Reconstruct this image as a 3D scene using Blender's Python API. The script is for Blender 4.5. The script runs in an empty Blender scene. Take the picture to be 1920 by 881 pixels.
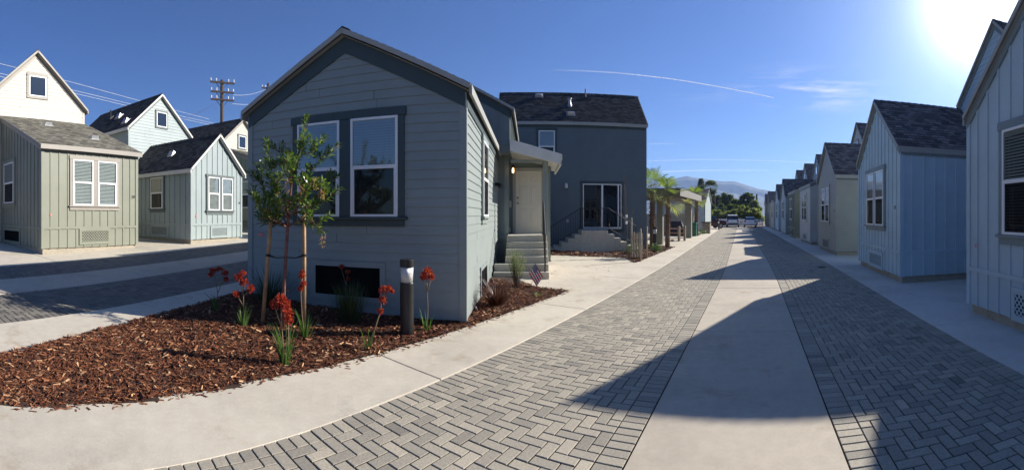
import bpy, math, random
import numpy as np
from mathutils import Vector, Matrix, noise as mnoise

rnd = random.Random(7)
rng = np.random.default_rng(11)
SC = bpy.context.scene
COL = SC.collection
R = math.radians
PI = math.pi

# ------------------------------------------------------------------ camera, sky, sun, exposure
F, HOR, PX0, EYE = 800.0, 404.0, 1412.0, 1.7        # phone panorama: 800 px per radian, eye 1.7 m
cam = bpy.data.cameras.new('camera')
cam.type = 'PANO'
cam.panorama_type = 'CENTRAL_CYLINDRICAL'
cam.central_cylindrical_range_u_min = -960 / F
cam.central_cylindrical_range_u_max = 960 / F
cam.central_cylindrical_range_v_min = (HOR - 881) / F
cam.central_cylindrical_range_v_max = HOR / F
cam.central_cylindrical_radius = 1.0
cam.clip_start = .05
cam.clip_end = 40000
cam_ob = bpy.data.objects.new('camera', cam)
COL.objects.link(cam_ob)
cam_ob.location = (0, 0, EYE)
cam_ob.rotation_euler = (R(90), 0, (PX0 - 960) / F)
SC.camera = cam_ob

SUN_AZ, SUN_EL = R(31), R(27)
SUN_DIR = Vector((math.sin(SUN_AZ) * math.cos(SUN_EL), math.cos(SUN_AZ) * math.cos(SUN_EL), math.sin(SUN_EL)))
sun = bpy.data.lights.new('sun', 'SUN')
sun.energy = 4.4
sun.angle = R(.53)
sun.color = (1.0, .94, .85)
sun_ob = bpy.data.objects.new('sun', sun)
COL.objects.link(sun_ob)
sun_ob.location = (30, 50, 40)
sun_ob.rotation_euler = (-SUN_DIR).to_track_quat('-Z', 'Y').to_euler()

W = bpy.data.worlds.new('World')
SC.world = W
W.use_nodes = True
wt = W.node_tree
wt.nodes.clear()
def wn(t, **k):
    n = wt.nodes.new(t)
    for a, b in k.items(): setattr(n, a, b)
    return n
def wl(a, b): wt.links.new(a, b)
sky = wn('ShaderNodeTexSky', sky_type='NISHITA', sun_disc=False, sun_elevation=SUN_EL, sun_rotation=SUN_AZ,
         altitude=150, air_density=1.0, dust_density=.5, ozone_density=3.0)
tc = wn('ShaderNodeTexCoord')
dot = wn('ShaderNodeVectorMath', operation='DOT_PRODUCT'); dot.inputs[1].default_value = SUN_DIR
wl(tc.outputs['Generated'], dot.inputs[0])
def aureole(power, gain):
    c = wn('ShaderNodeMath', operation='MAXIMUM'); wl(dot.outputs['Value'], c.inputs[0]); c.inputs[1].default_value = 0
    p = wn('ShaderNodeMath', operation='POWER'); wl(c.outputs[0], p.inputs[0]); p.inputs[1].default_value = power
    g = wn('ShaderNodeMath', operation='MULTIPLY'); wl(p.outputs[0], g.inputs[0]); g.inputs[1].default_value = gain
    return g
a1, a2 = aureole(190, 22), aureole(28, 2.2)
asum = wn('ShaderNodeMath', operation='ADD'); wl(a1.outputs[0], asum.inputs[0]); wl(a2.outputs[0], asum.inputs[1])
# thin cirrus: noise stretched along the horizon inside a band of elevation
sep = wn('ShaderNodeSeparateXYZ'); wl(tc.outputs['Generated'], sep.inputs[0])
mp = wn('ShaderNodeMapping'); mp.inputs['Scale'].default_value = (3.0, 3.0, 26.0); mp.inputs['Rotation'].default_value = (0, R(4), 0)
wl(tc.outputs['Generated'], mp.inputs[0])
nz = wn('ShaderNodeTexNoise'); nz.inputs['Scale'].default_value = 1.6; nz.inputs['Detail'].default_value = 7; nz.inputs['Roughness'].default_value = .62
wl(mp.outputs[0], nz.inputs['Vector'])
cr = wn('ShaderNodeMapRange'); cr.inputs[1].default_value = .5; cr.inputs[2].default_value = .85; wl(nz.outputs['Fac'], cr.inputs[0])
def cirrus_patch(px, py, wide, gain):
    th, t = (px - PX0) / F, (HOR - py) / F
    d = Vector((math.sin(th), math.cos(th), t)).normalized()
    n = wn('ShaderNodeVectorMath', operation='DISTANCE'); n.inputs[1].default_value = Vector((d.x, d.y, d.z * 4))
    sc = wn('ShaderNodeVectorMath', operation='MULTIPLY'); sc.inputs[1].default_value = (1, 1, 4)
    wl(tc.outputs['Generated'], sc.inputs[0]); wl(sc.outputs[0], n.inputs[0])
    m = wn('ShaderNodeMapRange', interpolation_type='SMOOTHSTEP'); m.inputs[1].default_value = wide; m.inputs[2].default_value = 0.0
    m.inputs[3].default_value = 0; m.inputs[4].default_value = gain; wl(n.outputs['Value'], m.inputs[0])
    return m
c1, c2 = cirrus_patch(1520, 168, .26, 1.5), cirrus_patch(1270, 178, .2, .3)
cs = wn('ShaderNodeMath', operation='ADD'); wl(c1.outputs[0], cs.inputs[0]); wl(c2.outputs[0], cs.inputs[1])
cm = wn('ShaderNodeMath', operation='MULTIPLY'); wl(cs.outputs[0], cm.inputs[0]); wl(cr.outputs[0], cm.inputs[1])
tint = wn('ShaderNodeMix', data_type='RGBA', blend_type='MULTIPLY'); tint.inputs[0].default_value = 1
tint.inputs[7].default_value = (.50, .74, 1.2, 1)
wl(sky.outputs[0], tint.inputs[6])
addc = wn('ShaderNodeMix', data_type='RGBA', blend_type='MIX'); wl(cm.outputs[0], addc.inputs[0]); wl(tint.outputs[2], addc.inputs[6])
addc.inputs[7].default_value = (9.0, 9.2, 9.6, 1)
glow = wn('ShaderNodeMix', data_type='RGBA', blend_type='ADD'); glow.inputs[0].default_value = 1
gcol = wn('ShaderNodeVectorMath', operation='SCALE'); gcol.inputs[0].default_value = (1, .98, .95); wl(asum.outputs[0], gcol.inputs['Scale'])
wl(addc.outputs[2], glow.inputs[6]); wl(gcol.outputs[0], glow.inputs[7])
bg = wn('ShaderNodeBackground'); bg.inputs['Strength'].default_value = .05
wl(glow.outputs[2], bg.inputs['Color'])
wo = wn('ShaderNodeOutputWorld'); wl(bg.outputs[0], wo.inputs[0])

SC.render.engine = 'CYCLES'
SC.cycles.use_denoising = True
SC.cycles.max_bounces = 6
SC.cycles.transparent_max_bounces = 12
SC.cycles.caustics_reflective = False
SC.cycles.caustics_refractive = False
SC.cycles.sample_clamp_indirect = 6
SC.view_settings.view_transform = 'Standard'
SC.view_settings.look = 'None'
SC.view_settings.gamma = 1
SC.view_settings.exposure = 1.0
SC.view_settings.use_curve_mapping = False

# ------------------------------------------------------------------ site frame
AX = R(30)
UX, UY = math.cos(AX), math.sin(AX)                  # u: across the left lane; v: along it
def uv2xy(u, v): return (u * UX - v * UY, u * UY + v * UX)
def xy2uv(x, y): return (x * UX + y * UY, -x * UY + y * UX)
def zg(x):
    t = -x - 3.5
    z = .05 * .5 * (t + math.sqrt(t * t + 1))
    return z if z < .9 else .9 + .3 * (1 - math.exp(-(z - .9) / .3))
def bend(y):
    t = y - 13
    return -.03 * .5 * (t + math.sqrt(t * t + 4)) + .03 * .5 * (-13 + math.sqrt(173))
def ground(px, py):
    th, s = (px - PX0) / F, (py - HOR) / F
    lo, hi = .3, 400.
    for _ in range(60):
        m = (lo + hi) / 2
        if EYE - zg(m * math.sin(th)) - s * m > 0: lo = m
        else: hi = m
    return Vector((lo * math.sin(th), lo * math.cos(th), zg(lo * math.sin(th))))
def at(px, py, r):
    th = (px - PX0) / F
    return Vector((r * math.sin(th), r * math.cos(th), EYE + (HOR - py) / F * r))

# ------------------------------------------------------------------ mesh helpers
class MB:
    def __init__(s): s.v = []; s.f = []; s.uv = {}; s.t = []
    def face(s, pts, uv=None, t=0.0):
        i = len(s.v); s.v.extend([tuple(p) for p in pts])
        if uv: s.uv[len(s.f)] = uv
        s.f.append(tuple(range(i, i + len(pts)))); s.t.append(t)
    def hexa(s, p, t=0.0):                            # p: 4 bottom + 4 top
        i = len(s.v); s.v.extend([tuple(q) for q in p])
        for q in ((3, 2, 1, 0), (4, 5, 6, 7), (0, 1, 5, 4), (1, 2, 6, 5), (2, 3, 7, 6), (3, 0, 4, 7)):
            s.f.append(tuple(i + k for k in q)); s.t.append(t)
    def box(s, x0, x1, y0, y1, z0, z1, t=0.0):
        s.hexa([(x0, y0, z0), (x1, y0, z0), (x1, y1, z0), (x0, y1, z0), (x0, y0, z1), (x1, y0, z1), (x1, y1, z1), (x0, y1, z1)], t)
    def beam(s, a, b, w, h, up=Vector((0, 0, 1)), t=0.0):
        a, b = Vector(a), Vector(b); d = (b - a).normalized()
        r = d.cross(up)
        r = (r.normalized() if r.length > 1e-4 else Vector((1, 0, 0))) * (w / 2)
        k = r.cross(d).normalized() * (h / 2)
        s.hexa([a - r - k, a + r - k, b + r - k, b - r - k, a - r + k, a + r + k, b + r + k, b - r + k], t)
    def tube(s, pts, rad, n=8, t=0.0, caps=True):
        pts = [Vector(p) for p in pts]
        if not hasattr(rad, '__len__'): rad = [rad] * len(pts)
        i0 = len(s.v); prev = None
        for k, p in enumerate(pts):
            d = (pts[min(k + 1, len(pts) - 1)] - pts[max(k - 1, 0)])
            d = d.normalized() if d.length > 1e-9 else Vector((0, 0, 1))
            if prev is None:
                a = d.orthogonal().normalized()
            else:
                a = (prev - d * prev.dot(d)); a = a.normalized() if a.length > 1e-6 else d.orthogonal().normalized()
            prev = a; b = d.cross(a)
            for j in range(n):
                th = 2 * PI * j / n
                s.v.append(tuple(p + (a * math.cos(th) + b * math.sin(th)) * rad[k]))
        for k in range(len(pts) - 1):
            for j in range(n):
                q = i0 + k * n
                s.f.append((q + j, q + (j + 1) % n, q + n + (j + 1) % n, q + n + j)); s.t.append(t)
        if caps:
            s.f.append(tuple(i0 + j for j in range(n))[::-1]); s.t.append(t)
            s.f.append(tuple(i0 + (len(pts) - 1) * n + j for j in range(n))); s.t.append(t)
    def lathe(s, prof, n=24, c=(0, 0), t=0.0):
        i0 = len(s.v)
        for r_, z in prof:
            for j in range(n):
                th = 2 * PI * j / n
                s.v.append((c[0] + r_ * math.cos(th), c[1] + r_ * math.sin(th), z))
        for k in range(len(prof) - 1):
            for j in range(n):
                q = i0 + k * n
                s.f.append((q + j, q + (j + 1) % n, q + n + (j + 1) % n, q + n + j)); s.t.append(t)
        s.f.append(tuple(i0 + j for j in range(n))[::-1]); s.t.append(t)
        s.f.append(tuple(i0 + (len(prof) - 1) * n + j for j in range(n))); s.t.append(t)
    def build(s, name, mat, parent=None, smooth=False, bevel=0.0):
        me = bpy.data.meshes.new(name)
        me.from_pydata(s.v, [], s.f)
        if s.uv:
            l = me.uv_layers.new(name='UVMap')
            for fi, uvs in s.uv.items():
                p = me.polygons[fi]
                for k, li in enumerate(p.loop_indices): l.data[li].uv = uvs[k]
        if any(s.t):
            me.attributes.new('tint', 'FLOAT', 'FACE').data.foreach_set('value', s.t)
        return link(name, me, mat, parent, smooth, bevel)

def link(name, me, mat, parent=None, smooth=False, bevel=0.0):
    if mat is not None: me.materials.append(mat)
    if smooth: me.polygons.foreach_set('use_smooth', [True] * len(me.polygons))
    o = bpy.data.objects.new(name, me); COL.objects.link(o)
    if parent is not None: o.parent = parent
    if bevel:
        b = o.modifiers.new('bevel', 'BEVEL'); b.width = bevel; b.segments = 1; b.limit_method = 'ANGLE'
    return o

def quads(name, V, mat, tint=None, parent=None, nv=4, smooth=False):
    """V: (n, nv, 3) array, one face per row"""
    V = np.asarray(V, dtype=np.float32); n = len(V)
    me = bpy.data.meshes.new(name)
    me.vertices.add(n * nv); me.vertices.foreach_set('co', V.reshape(-1))
    me.loops.add(n * nv); me.loops.foreach_set('vertex_index', np.arange(n * nv, dtype=np.int32))
    me.polygons.add(n); me.polygons.foreach_set('loop_start', np.arange(0, n * nv, nv, dtype=np.int32))
    me.update(calc_edges=True)
    if tint is not None:
        me.attributes.new('tint', 'FLOAT', 'FACE').data.foreach_set('value', np.asarray(tint, dtype=np.float32))
    return link(name, me, mat, parent, smooth)

def empty(name, loc, rz=0.0):
    o = bpy.data.objects.new(name, None); COL.objects.link(o)
    o.location = loc; o.rotation_euler = (0, 0, rz); o.empty_display_size = .2
    return o
def tag(o, label=None, cat=None, group=None, kind=None):
    if label: o['label'] = label
    if cat: o['category'] = cat
    if group: o['group'] = group
    if kind: o['kind'] = kind
    return o
def copy_tree(o, parent=None):
    c = o.copy(); COL.objects.link(c); c.parent = parent
    for ch in list(o.children): copy_tree(ch, c)
    return c

# ------------------------------------------------------------------ materials
def nmat(name):
    m = bpy.data.materials.new(name); m.use_nodes = True
    nt = m.node_tree; b = nt.nodes['Principled BSDF']
    def N(t, **k):
        n = nt.nodes.new(t)
        for a, v in k.items(): setattr(n, a, v)
        return n
    return m, nt, b, N, nt.links.new
def noise_n(N, Lk, scale, detail=4, rough=.55, vec=None):
    n = N('ShaderNodeTexNoise'); n.inputs['Scale'].default_value = scale; n.inputs['Detail'].default_value = detail
    n.inputs['Roughness'].default_value = rough
    if vec is not None: Lk(vec, n.inputs['Vector'])
    return n
def ramp_n(N, Lk, fac, stops):
    r_ = N('ShaderNodeValToRGB'); el = r_.color_ramp.elements
    while len(el) < len(stops): el.new(.5)
    for e, (p, c) in zip(el, stops): e.position = p; e.color = (*c, 1)
    Lk(fac, r_.inputs[0]); return r_
def mixc(N, Lk, fac, a, b, blend='MIX'):
    m = N('ShaderNodeMix', data_type='RGBA', blend_type=blend)
    if isinstance(fac, (int, float)): m.inputs[0].default_value = fac
    else: Lk(fac, m.inputs[0])
    for s, v in ((6, a), (7, b)):
        if isinstance(v, tuple): m.inputs[s].default_value = (*v, 1)
        else: Lk(v, m.inputs[s])
    return m.outputs[2]
def mulv(c, k): return tuple(min(1, x * k) for x in c)
def bump_n(N, Lk, h, b, strength=.3, dist=.01):
    n = N('ShaderNodeBump'); n.inputs['Strength'].default_value = strength; n.inputs['Distance'].default_value = dist
    Lk(h, n.inputs['Height']); Lk(n.outputs[0], b.inputs['Normal']); return n

def paint(name, c, rough=.5, vary=.1, grain=.25):
    m, nt, b, N, L = nmat(name)
    co = N('ShaderNodeTexCoord').outputs['Object']
    n1 = noise_n(N, L, 1.3, 5, .6, co)
    base = ramp_n(N, L, n1.outputs[0], [(.3, mulv(c, 1 - vary)), (.7, mulv(c, 1 + vary * .6))])
    mp = N('ShaderNodeMapping'); mp.inputs['Scale'].default_value = (14, 14, 90); L(co, mp.inputs[0])
    n2 = noise_n(N, L, 2.2, 4, .6, mp.outputs[0])                 # sawn wood grain under the paint
    col = mixc(N, L, .12, base.outputs[0], n2.outputs['Color'], 'SOFT_LIGHT')
    L(col, b.inputs['Base Color']); b.inputs['Roughness'].default_value = rough
    b.inputs['Specular IOR Level'].default_value = .35
    bump_n(N, L, n2.outputs[0], b, grain, .004)
    return m
def plain(name, c, rough=.5, metal=0.0, vary=.12, scale=6, bump=.0, spec=.5):
    m, nt, b, N, L = nmat(name)
    co = N('ShaderNodeTexCoord').outputs['Object']
    n1 = noise_n(N, L, scale, 4, .6, co)
    base = ramp_n(N, L, n1.outputs[0], [(.3, mulv(c, 1 - vary)), (.7, mulv(c, 1 + vary))])
    L(base.outputs[0], b.inputs['Base Color'])
    b.inputs['Roughness'].default_value = rough; b.inputs['Metallic'].default_value = metal
    b.inputs['Specular IOR Level'].default_value = spec
    if bump: bump_n(N, L, n1.outputs[0], b, bump, .01)
    return m
def shingle(name, c, c2):
    m, nt, b, N, L = nmat(name)
    uv = N('ShaderNodeUVMap').outputs[0]
    br = N('ShaderNodeTexBrick'); br.offset = .5; br.squash = 1
    L(uv, br.inputs['Vector'])
    for k, v in (('Scale', 1.0), ('Mortar Size', .006), ('Mortar Smooth', .1), ('Bias', 0), ('Brick Width', .2), ('Row Height', .14)):
        br.inputs[k].default_value = v
    br.inputs['Color1'].default_value = (*mulv(c, .45), 1); br.inputs['Color2'].default_value = (*c2, 1)
    br.inputs['Mortar'].default_value = (*mulv(c, .25), 1)
    n1 = noise_n(N, L, 160, 3, .7, uv); n2 = noise_n(N, L, 1.1, 4, .6, uv)
    col = mixc(N, L, .55, br.outputs['Color'], ramp_n(N, L, n1.outputs[0], [(.3, (.25, .25, .25)), (.7, (.8, .8, .8))]).outputs[0], 'OVERLAY')
    col = mixc(N, L, .5, col, ramp_n(N, L, n2.outputs[0], [(.3, (.4, .4, .4)), (.7, (.62, .62, .6))]).outputs[0], 'OVERLAY')
    L(col, b.inputs['Base Color']); b.inputs['Roughness'].default_value = .85; b.inputs['Specular IOR Level'].default_value = .25
    ad = N('ShaderNodeMath', operation='MULTIPLY_ADD'); L(n1.outputs[0], ad.inputs[0]); ad.inputs[1].default_value = .35
    iv = N('ShaderNodeMath', operation='SUBTRACT'); iv.inputs[0].default_value = 1; L(br.outputs['Fac'], iv.inputs[1]); L(iv.outputs[0], ad.inputs[2])
    bump_n(N, L, ad.outputs[0], b, .6, .008)
    return m
def concrete(name, c, stain=.5, broom=None):
    m, nt, b, N, L = nmat(name)
    co = N('ShaderNodeTexCoord').outputs['Object']
    n1 = noise_n(N, L, .55, 6, .62, co); n2 = noise_n(N, L, 9, 5, .65, co); n3 = noise_n(N, L, 130, 3, .7, co)
    base = ramp_n(N, L, n1.outputs[0], [(.28, mulv(c, .8)), (.5, c), (.75, mulv(c, 1.12))]).outputs[0]
    base = mixc(N, L, .3, base, ramp_n(N, L, n2.outputs[0], [(.3, (.36, .36, .36)), (.7, (.62, .62, .62))]).outputs[0], 'OVERLAY')
    base = mixc(N, L, .25, base, ramp_n(N, L, n3.outputs[0], [(.35, (.3, .3, .3)), (.65, (.68, .68, .68))]).outputs[0], 'OVERLAY')
    n4 = noise_n(N, L, 1.7, 5, .7, co)
    st = ramp_n(N, L, n4.outputs[0], [(.58, (0, 0, 0)), (.72, (stain, stain, stain))])
    base = mixc(N, L, st.outputs[0], base, (c[0] * .62, c[1] * .52, c[2] * .40))
    n5 = noise_n(N, L, .8, 6, .75, co)
    st2 = ramp_n(N, L, n5.outputs[0], [(.60, (0, 0, 0)), (.70, (stain * .5,) * 3)])
    base = mixc(N, L, st2.outputs[0], base, mulv(c, .45))
    L(base, b.inputs['Base Color']); b.inputs['Roughness'].default_value = .8; b.inputs['Specular IOR Level'].default_value = .3
    mp = N('ShaderNodeMapping'); mp.inputs['Scale'].default_value = (8, 220, 8); mp.inputs['Rotation'].default_value = (0, 0, broom or 0); L(co, mp.inputs[0])
    n6 = noise_n(N, L, 1.0, 3, .6, mp.outputs[0])
    ad = N('ShaderNodeMath', operation='ADD'); L(n3.outputs[0], ad.inputs[0]); L(n6.outputs[0], ad.inputs[1])
    bump_n(N, L, ad.outputs[0], b, .22, .004)
    return m
def tinted(name, stops, rough=.8, speck=60, speck_amt=.3, bump=.3, spec=.3, trans=0.0):
    """colour per face from the tint attribute"""
    m, nt, b, N, L = nmat(name)
    a = N('ShaderNodeAttribute', attribute_name='tint')
    base = ramp_n(N, L, a.outputs['Fac'], stops).outputs[0]
    co = N('ShaderNodeTexCoord').outputs['Object']
    n1 = noise_n(N, L, speck, 4, .7, co)
    base = mixc(N, L, speck_amt, base, ramp_n(N, L, n1.outputs[0], [(.3, (.22, .22, .22)), (.7, (.75, .75, .75))]).outputs[0], 'OVERLAY')
    L(base, b.inputs['Base Color']); b.inputs['Roughness'].default_value = rough; b.inputs['Specular IOR Level'].default_value = spec
    if bump: bump_n(N, L, n1.outputs[0], b, bump, .004)
    if trans:
        tr = N('ShaderNodeBsdfTranslucent'); mx = N('ShaderNodeMixShader'); mx.inputs[0].default_value = trans
        tcol = mixc(N, L, 1.0, base, (1.0, 1.15, .45), 'MULTIPLY')
        hs = N('ShaderNodeHueSaturation'); hs.inputs['Value'].default_value = 1.9; L(tcol, hs.inputs['Color'])
        L(hs.outputs[0], tr.inputs['Color'])
        L(b.outputs[0], mx.inputs[1]); L(tr.outputs[0], mx.inputs[2])
        L(mx.outputs[0], nt.nodes['Material Output'].inputs[0])
    return m
def glass_mat(name, tr=(.8, .84, .85), boost=2.0, dark=0.0, f0=0.02):
    m, nt, b, N, L = nmat(name); nt.nodes.remove(b)
    fr = N('ShaderNodeFresnel'); fr.inputs[0].default_value = 1.5
    k = N('ShaderNodeMath', operation='MULTIPLY_ADD', use_clamp=True); k.inputs[1].default_value = boost; k.inputs[2].default_value = f0; L(fr.outputs[0], k.inputs[0])
    t = N('ShaderNodeBsdfTransparent'); t.inputs[0].default_value = (*tr, 1)
    g = N('ShaderNodeBsdfGlossy'); g.inputs['Roughness'].default_value = .015
    n1 = noise_n(N, L, .9, 2, .5, N('ShaderNodeTexCoord').outputs['Object'])
    bp = N('ShaderNodeBump'); bp.inputs['Strength'].default_value = .06; bp.inputs['Distance'].default_value = .02
    L(n1.outputs[0], bp.inputs['Height']); L(bp.outputs[0], g.inputs['Normal'])
    src = t.outputs[0]
    if dark:
        d = N('ShaderNodeBsdfDiffuse'); d.inputs[0].default_value = (.02, .02, .022, 1)
        m0 = N('ShaderNodeMixShader'); m0.inputs[0].default_value = dark; L(t.outputs[0], m0.inputs[1]); L(d.outputs[0], m0.inputs[2]); src = m0.outputs[0]
    mx = N('ShaderNodeMixShader'); L(k.outputs[0], mx.inputs[0]); L(src, mx.inputs[1]); L(g.outputs[0], mx.inputs[2])
    L(mx.outputs[0], nt.nodes['Material Output'].inputs[0])
    return m

M = {}
M['slate'] = paint('slate_blue_paint', (0.255, 0.292, 0.277))
M['slate_lit'] = M['slate']
M['teal_trim'] = paint('dark_teal_trim_paint', (0.05, 0.072, 0.075))
M['teal'] = paint('teal_grey_paint', (0.2, 0.235, 0.22))
M['grey_trim'] = paint('light_grey_trim_paint', (0.36, 0.355, 0.32))
M['navy'] = paint('slate_navy_paint', (0.122, 0.153, 0.165))
M['olive'] = paint('sage_green_paint', (0.225, 0.235, 0.182))
M['cream'] = paint('cream_paint', (0.5, 0.475, 0.395))
M['warm_trim'] = paint('warm_grey_trim_paint', (0.3, 0.275, 0.235))
M['pale_blue'] = paint('pale_blue_paint', (0.31, 0.365, 0.36))
M['pale_trim'] = paint('grey_blue_trim_paint', (0.13, 0.155, 0.15))
M['off_white'] = paint('off_white_paint', (0.68, 0.66, 0.60))
M['row_blue'] = paint('denim_blue_paint', (0.43, 0.56, 0.62))
M['row_blue_grey'] = paint('blue_grey_paint', (0.42, 0.52, 0.57))
M['row_trim'] = paint('slate_trim_paint', (0.2, 0.25, 0.26))
M['taupe'] = paint('taupe_paint', (0.33, 0.325, 0.28))
M['ash'] = paint('ash_grey_paint', (0.52, 0.53, 0.48))
M['moss'] = paint('dark_moss_paint', (0.22, 0.24, 0.185))
M['mist'] = paint('mist_blue_paint', (0.4, 0.46, 0.45))
M['white'] = plain('white_vinyl', (.78, .78, .76), .4, vary=.03)
M['door'] = paint('ivory_door_paint', (0.7, 0.65, 0.54), .45, .05, .1)
M['roof_dark'] = shingle('charcoal_shingle', (.05, .049, .05), (.095, .092, .092))
M['roof_grey'] = shingle('weathered_grey_shingle', (.19, .18, .15), (.27, .255, .21))
M['roof_brown'] = shingle('brown_black_shingle', (.21, .178, .158), (.31, .262, .235))
M['footing'] = concrete('footing_concrete', (.36, .32, .25), .8)
M['concrete'] = concrete('pale_concrete', (.555, .50, .40), .65)
M['concrete2'] = concrete('grey_concrete', (.475, .415, .325), .6)
M['walk_grey'] = concrete('blue_grey_concrete', (.64, .60, .52), .35)
M['step'] = concrete('step_concrete', (.50, .465, .385), .5)
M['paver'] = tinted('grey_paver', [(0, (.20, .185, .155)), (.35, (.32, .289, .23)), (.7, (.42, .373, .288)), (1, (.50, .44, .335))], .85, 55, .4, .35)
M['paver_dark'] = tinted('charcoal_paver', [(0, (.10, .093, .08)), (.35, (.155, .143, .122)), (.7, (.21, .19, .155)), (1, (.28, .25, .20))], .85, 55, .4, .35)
M['joint'] = plain('shaded_joint_sand', (.022, .02, .017), .95, vary=.3, scale=40)  # joint sand, darkened further to stand in for shade in the gaps
M['soil'] = plain('dry_soil', (.17, .13, .09), .95, vary=.3, scale=.4, bump=.3)
M['mulch_bed'] = plain('mulch_base', (.050, .024, .014), .95, vary=.5, scale=30, bump=.6)
M['chips'] = tinted('bark_chips', [(0, (.045, .017, .010)), (.3, (.135, .044, .020)), (.65, (.25, .092, .040)), (.86, (.36, .16, .075)), (1, (.58, .37, .20))], .85, 45, .35, .3)
M['glass'] = glass_mat('window_glass', (.80, .86, .88), 1.5, 0, .09)
M['dark_glass'] = glass_mat('dark_window_glass', (.35, .38, .4), 2.6)
M['screen'] = glass_mat('insect_screen', (.5, .5, .5), .35, .55)
M['painted_dark'] = plain('painted_interior_dark', (.006, .006, .006), .9, spec=.05)  # flat near-black standing in for the shade of rooms and vent openings
M['blind'] = plain('white_blind', (.60, .62, .59), .5, vary=.03)
M['black'] = plain('black_metal', (.012, .012, .013), .42, vary=.2, scale=20)
M['iron'] = plain('black_iron', (.015, .016, .018), .5)
M['steel'] = plain('galvanised_steel', (.42, .42, .42), .4, .7)
M['brass'] = plain('brass', (.5, .33, .12), .35, .9)
M['wood_pole'] = plain('tarred_wood', (.055, .036, .026), .9, vary=.35, scale=12, bump=.4)
M['stake'] = plain('lodgepole_wood', (.40, .235, .105), .7, vary=.35, scale=9, bump=.3)
M['bark'] = plain('reddish_bark', (.20, .085, .06), .8, vary=.4, scale=18, bump=.4)
M['bark_grey'] = plain('grey_brown_bark', (.115, .085, .06), .9, vary=.4, scale=7, bump=.5)
M['palm_bark'] = plain('fibrous_palm_bark', (.20, .125, .075), .95, vary=.5, scale=16, bump=.8)
M['rubber'] = plain('black_rubber', (.012, .012, .012), .6)
G_ = lambda a, b, c: [(0, a), (.5, b), (1, c)]
M['leaf_tree'] = tinted('glossy_leaf', G_((.035, .07, .018), (.095, .16, .035), (.26, .30, .09)), .32, 30, .2, 0, .55, .3)
M['leaf_strap'] = tinted('strap_leaf', G_((.03, .065, .02), (.065, .13, .035), (.14, .21, .065)), .45, 30, .2, 0, .4, .25)
M['leaf_dark'] = tinted('dark_grass_leaf', G_((.014, .026, .014), (.03, .055, .024), (.07, .10, .04)), .5, 30, .2, 0, .4, .2)
M['leaf_red'] = tinted('bronze_leaf', G_((.03, .010, .010), (.075, .022, .018), (.16, .055, .035)), .45, 30, .2, 0, .4, .2)
M['leaf_sage'] = tinted('sage_leaf', G_((.10, .13, .07), (.20, .24, .13), (.33, .37, .22)), .6, 30, .2, 0, .3, .3)
M['leaf_palm'] = tinted('palm_leaf', G_((.06, .10, .025), (.16, .205, .05), (.40, .38, .12)), .5, 30, .2, 0, .4, .3)
M['leaf_far'] = tinted('evergreen_leaf', G_((.04, .052, .024), (.08, .10, .042), (.15, .17, .07)), .7, 3, .3, 0, .2, .35)
M['leaf_pale'] = tinted('yellow_green_leaf', G_((.09, .105, .045), (.18, .195, .085), (.32, .32, .15)), .7, 3, .3, 0, .2, .4)
M['flower'] = tinted('red_flower', G_((.20, .016, .014), (.40, .045, .034), (.58, .14, .085)), .6, 40, .2, 0, .3, .25)
M['flower_pink'] = tinted('coral_flower', G_((.42, .12, .06), (.55, .28, .13), (.45, .40, .16)), .6, 40, .2, 0, .3, .3)
M['stem'] = plain('flower_stem', (.20, .14, .08), .7, vary=.3, scale=20)
# ------------------------------------------------------------------ house builder
class WF:                                            # a wall's own frame: s along it, z up, out away from it
    def __init__(s, O, ex):
        s.O = Vector((O[0], O[1], 0)); s.ex = Vector((ex[0], ex[1], 0)); s.n = Vector((ex[1], -ex[0], 0))
    def P(s, a, z, o=0.0): return s.O + s.ex * a + s.n * o + Vector((0, 0, z))
def wbox(mb, w, s0, s1, z0, z1, o0, o1, t=0.0):
    mb.hexa([w.P(s0, z0, o1), w.P(s1, z0, o1), w.P(s1, z0, o0), w.P(s0, z0, o0),
             w.P(s0, z1, o1), w.P(s1, z1, o1), w.P(s1, z1, o0), w.P(s0, z1, o0)], t)
def wslab(mb, w, poly, o0, o1):                      # convex polygon extruded outwards
    mb.face([w.P(a, z, o1) for a, z in poly])
    for (a, z), (a2, z2) in zip(poly, poly[1:] + poly[:1]):
        mb.face([w.P(a, z, o0), w.P(a2, z2, o0), w.P(a2, z2, o1), w.P(a, z, o1)])
def clip(poly, f):
    out = []
    for p, q in zip(poly, poly[1:] + poly[:1]):
        fp, fq = f(p), f(q)
        if fp >= 0: out.append(p)
        if (fp < 0) != (fq < 0):
            k = fp / (fp - fq); out.append((p[0] + (q[0] - p[0]) * k, p[1] + (q[1] - p[1]) * k))
    return out
def top_at(poly, s):
    zs = []
    for p, q in zip(poly, poly[1:] + poly[:1]):
        if min(p[0], q[0]) - 1e-6 <= s <= max(p[0], q[0]) + 1e-6 and abs(q[0] - p[0]) > 1e-6:
            zs.append(p[1] + (q[1] - p[1]) * (s - p[0]) / (q[0] - p[0]))
    return max(zs) if zs else 0
brn = random.Random(5)
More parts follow.
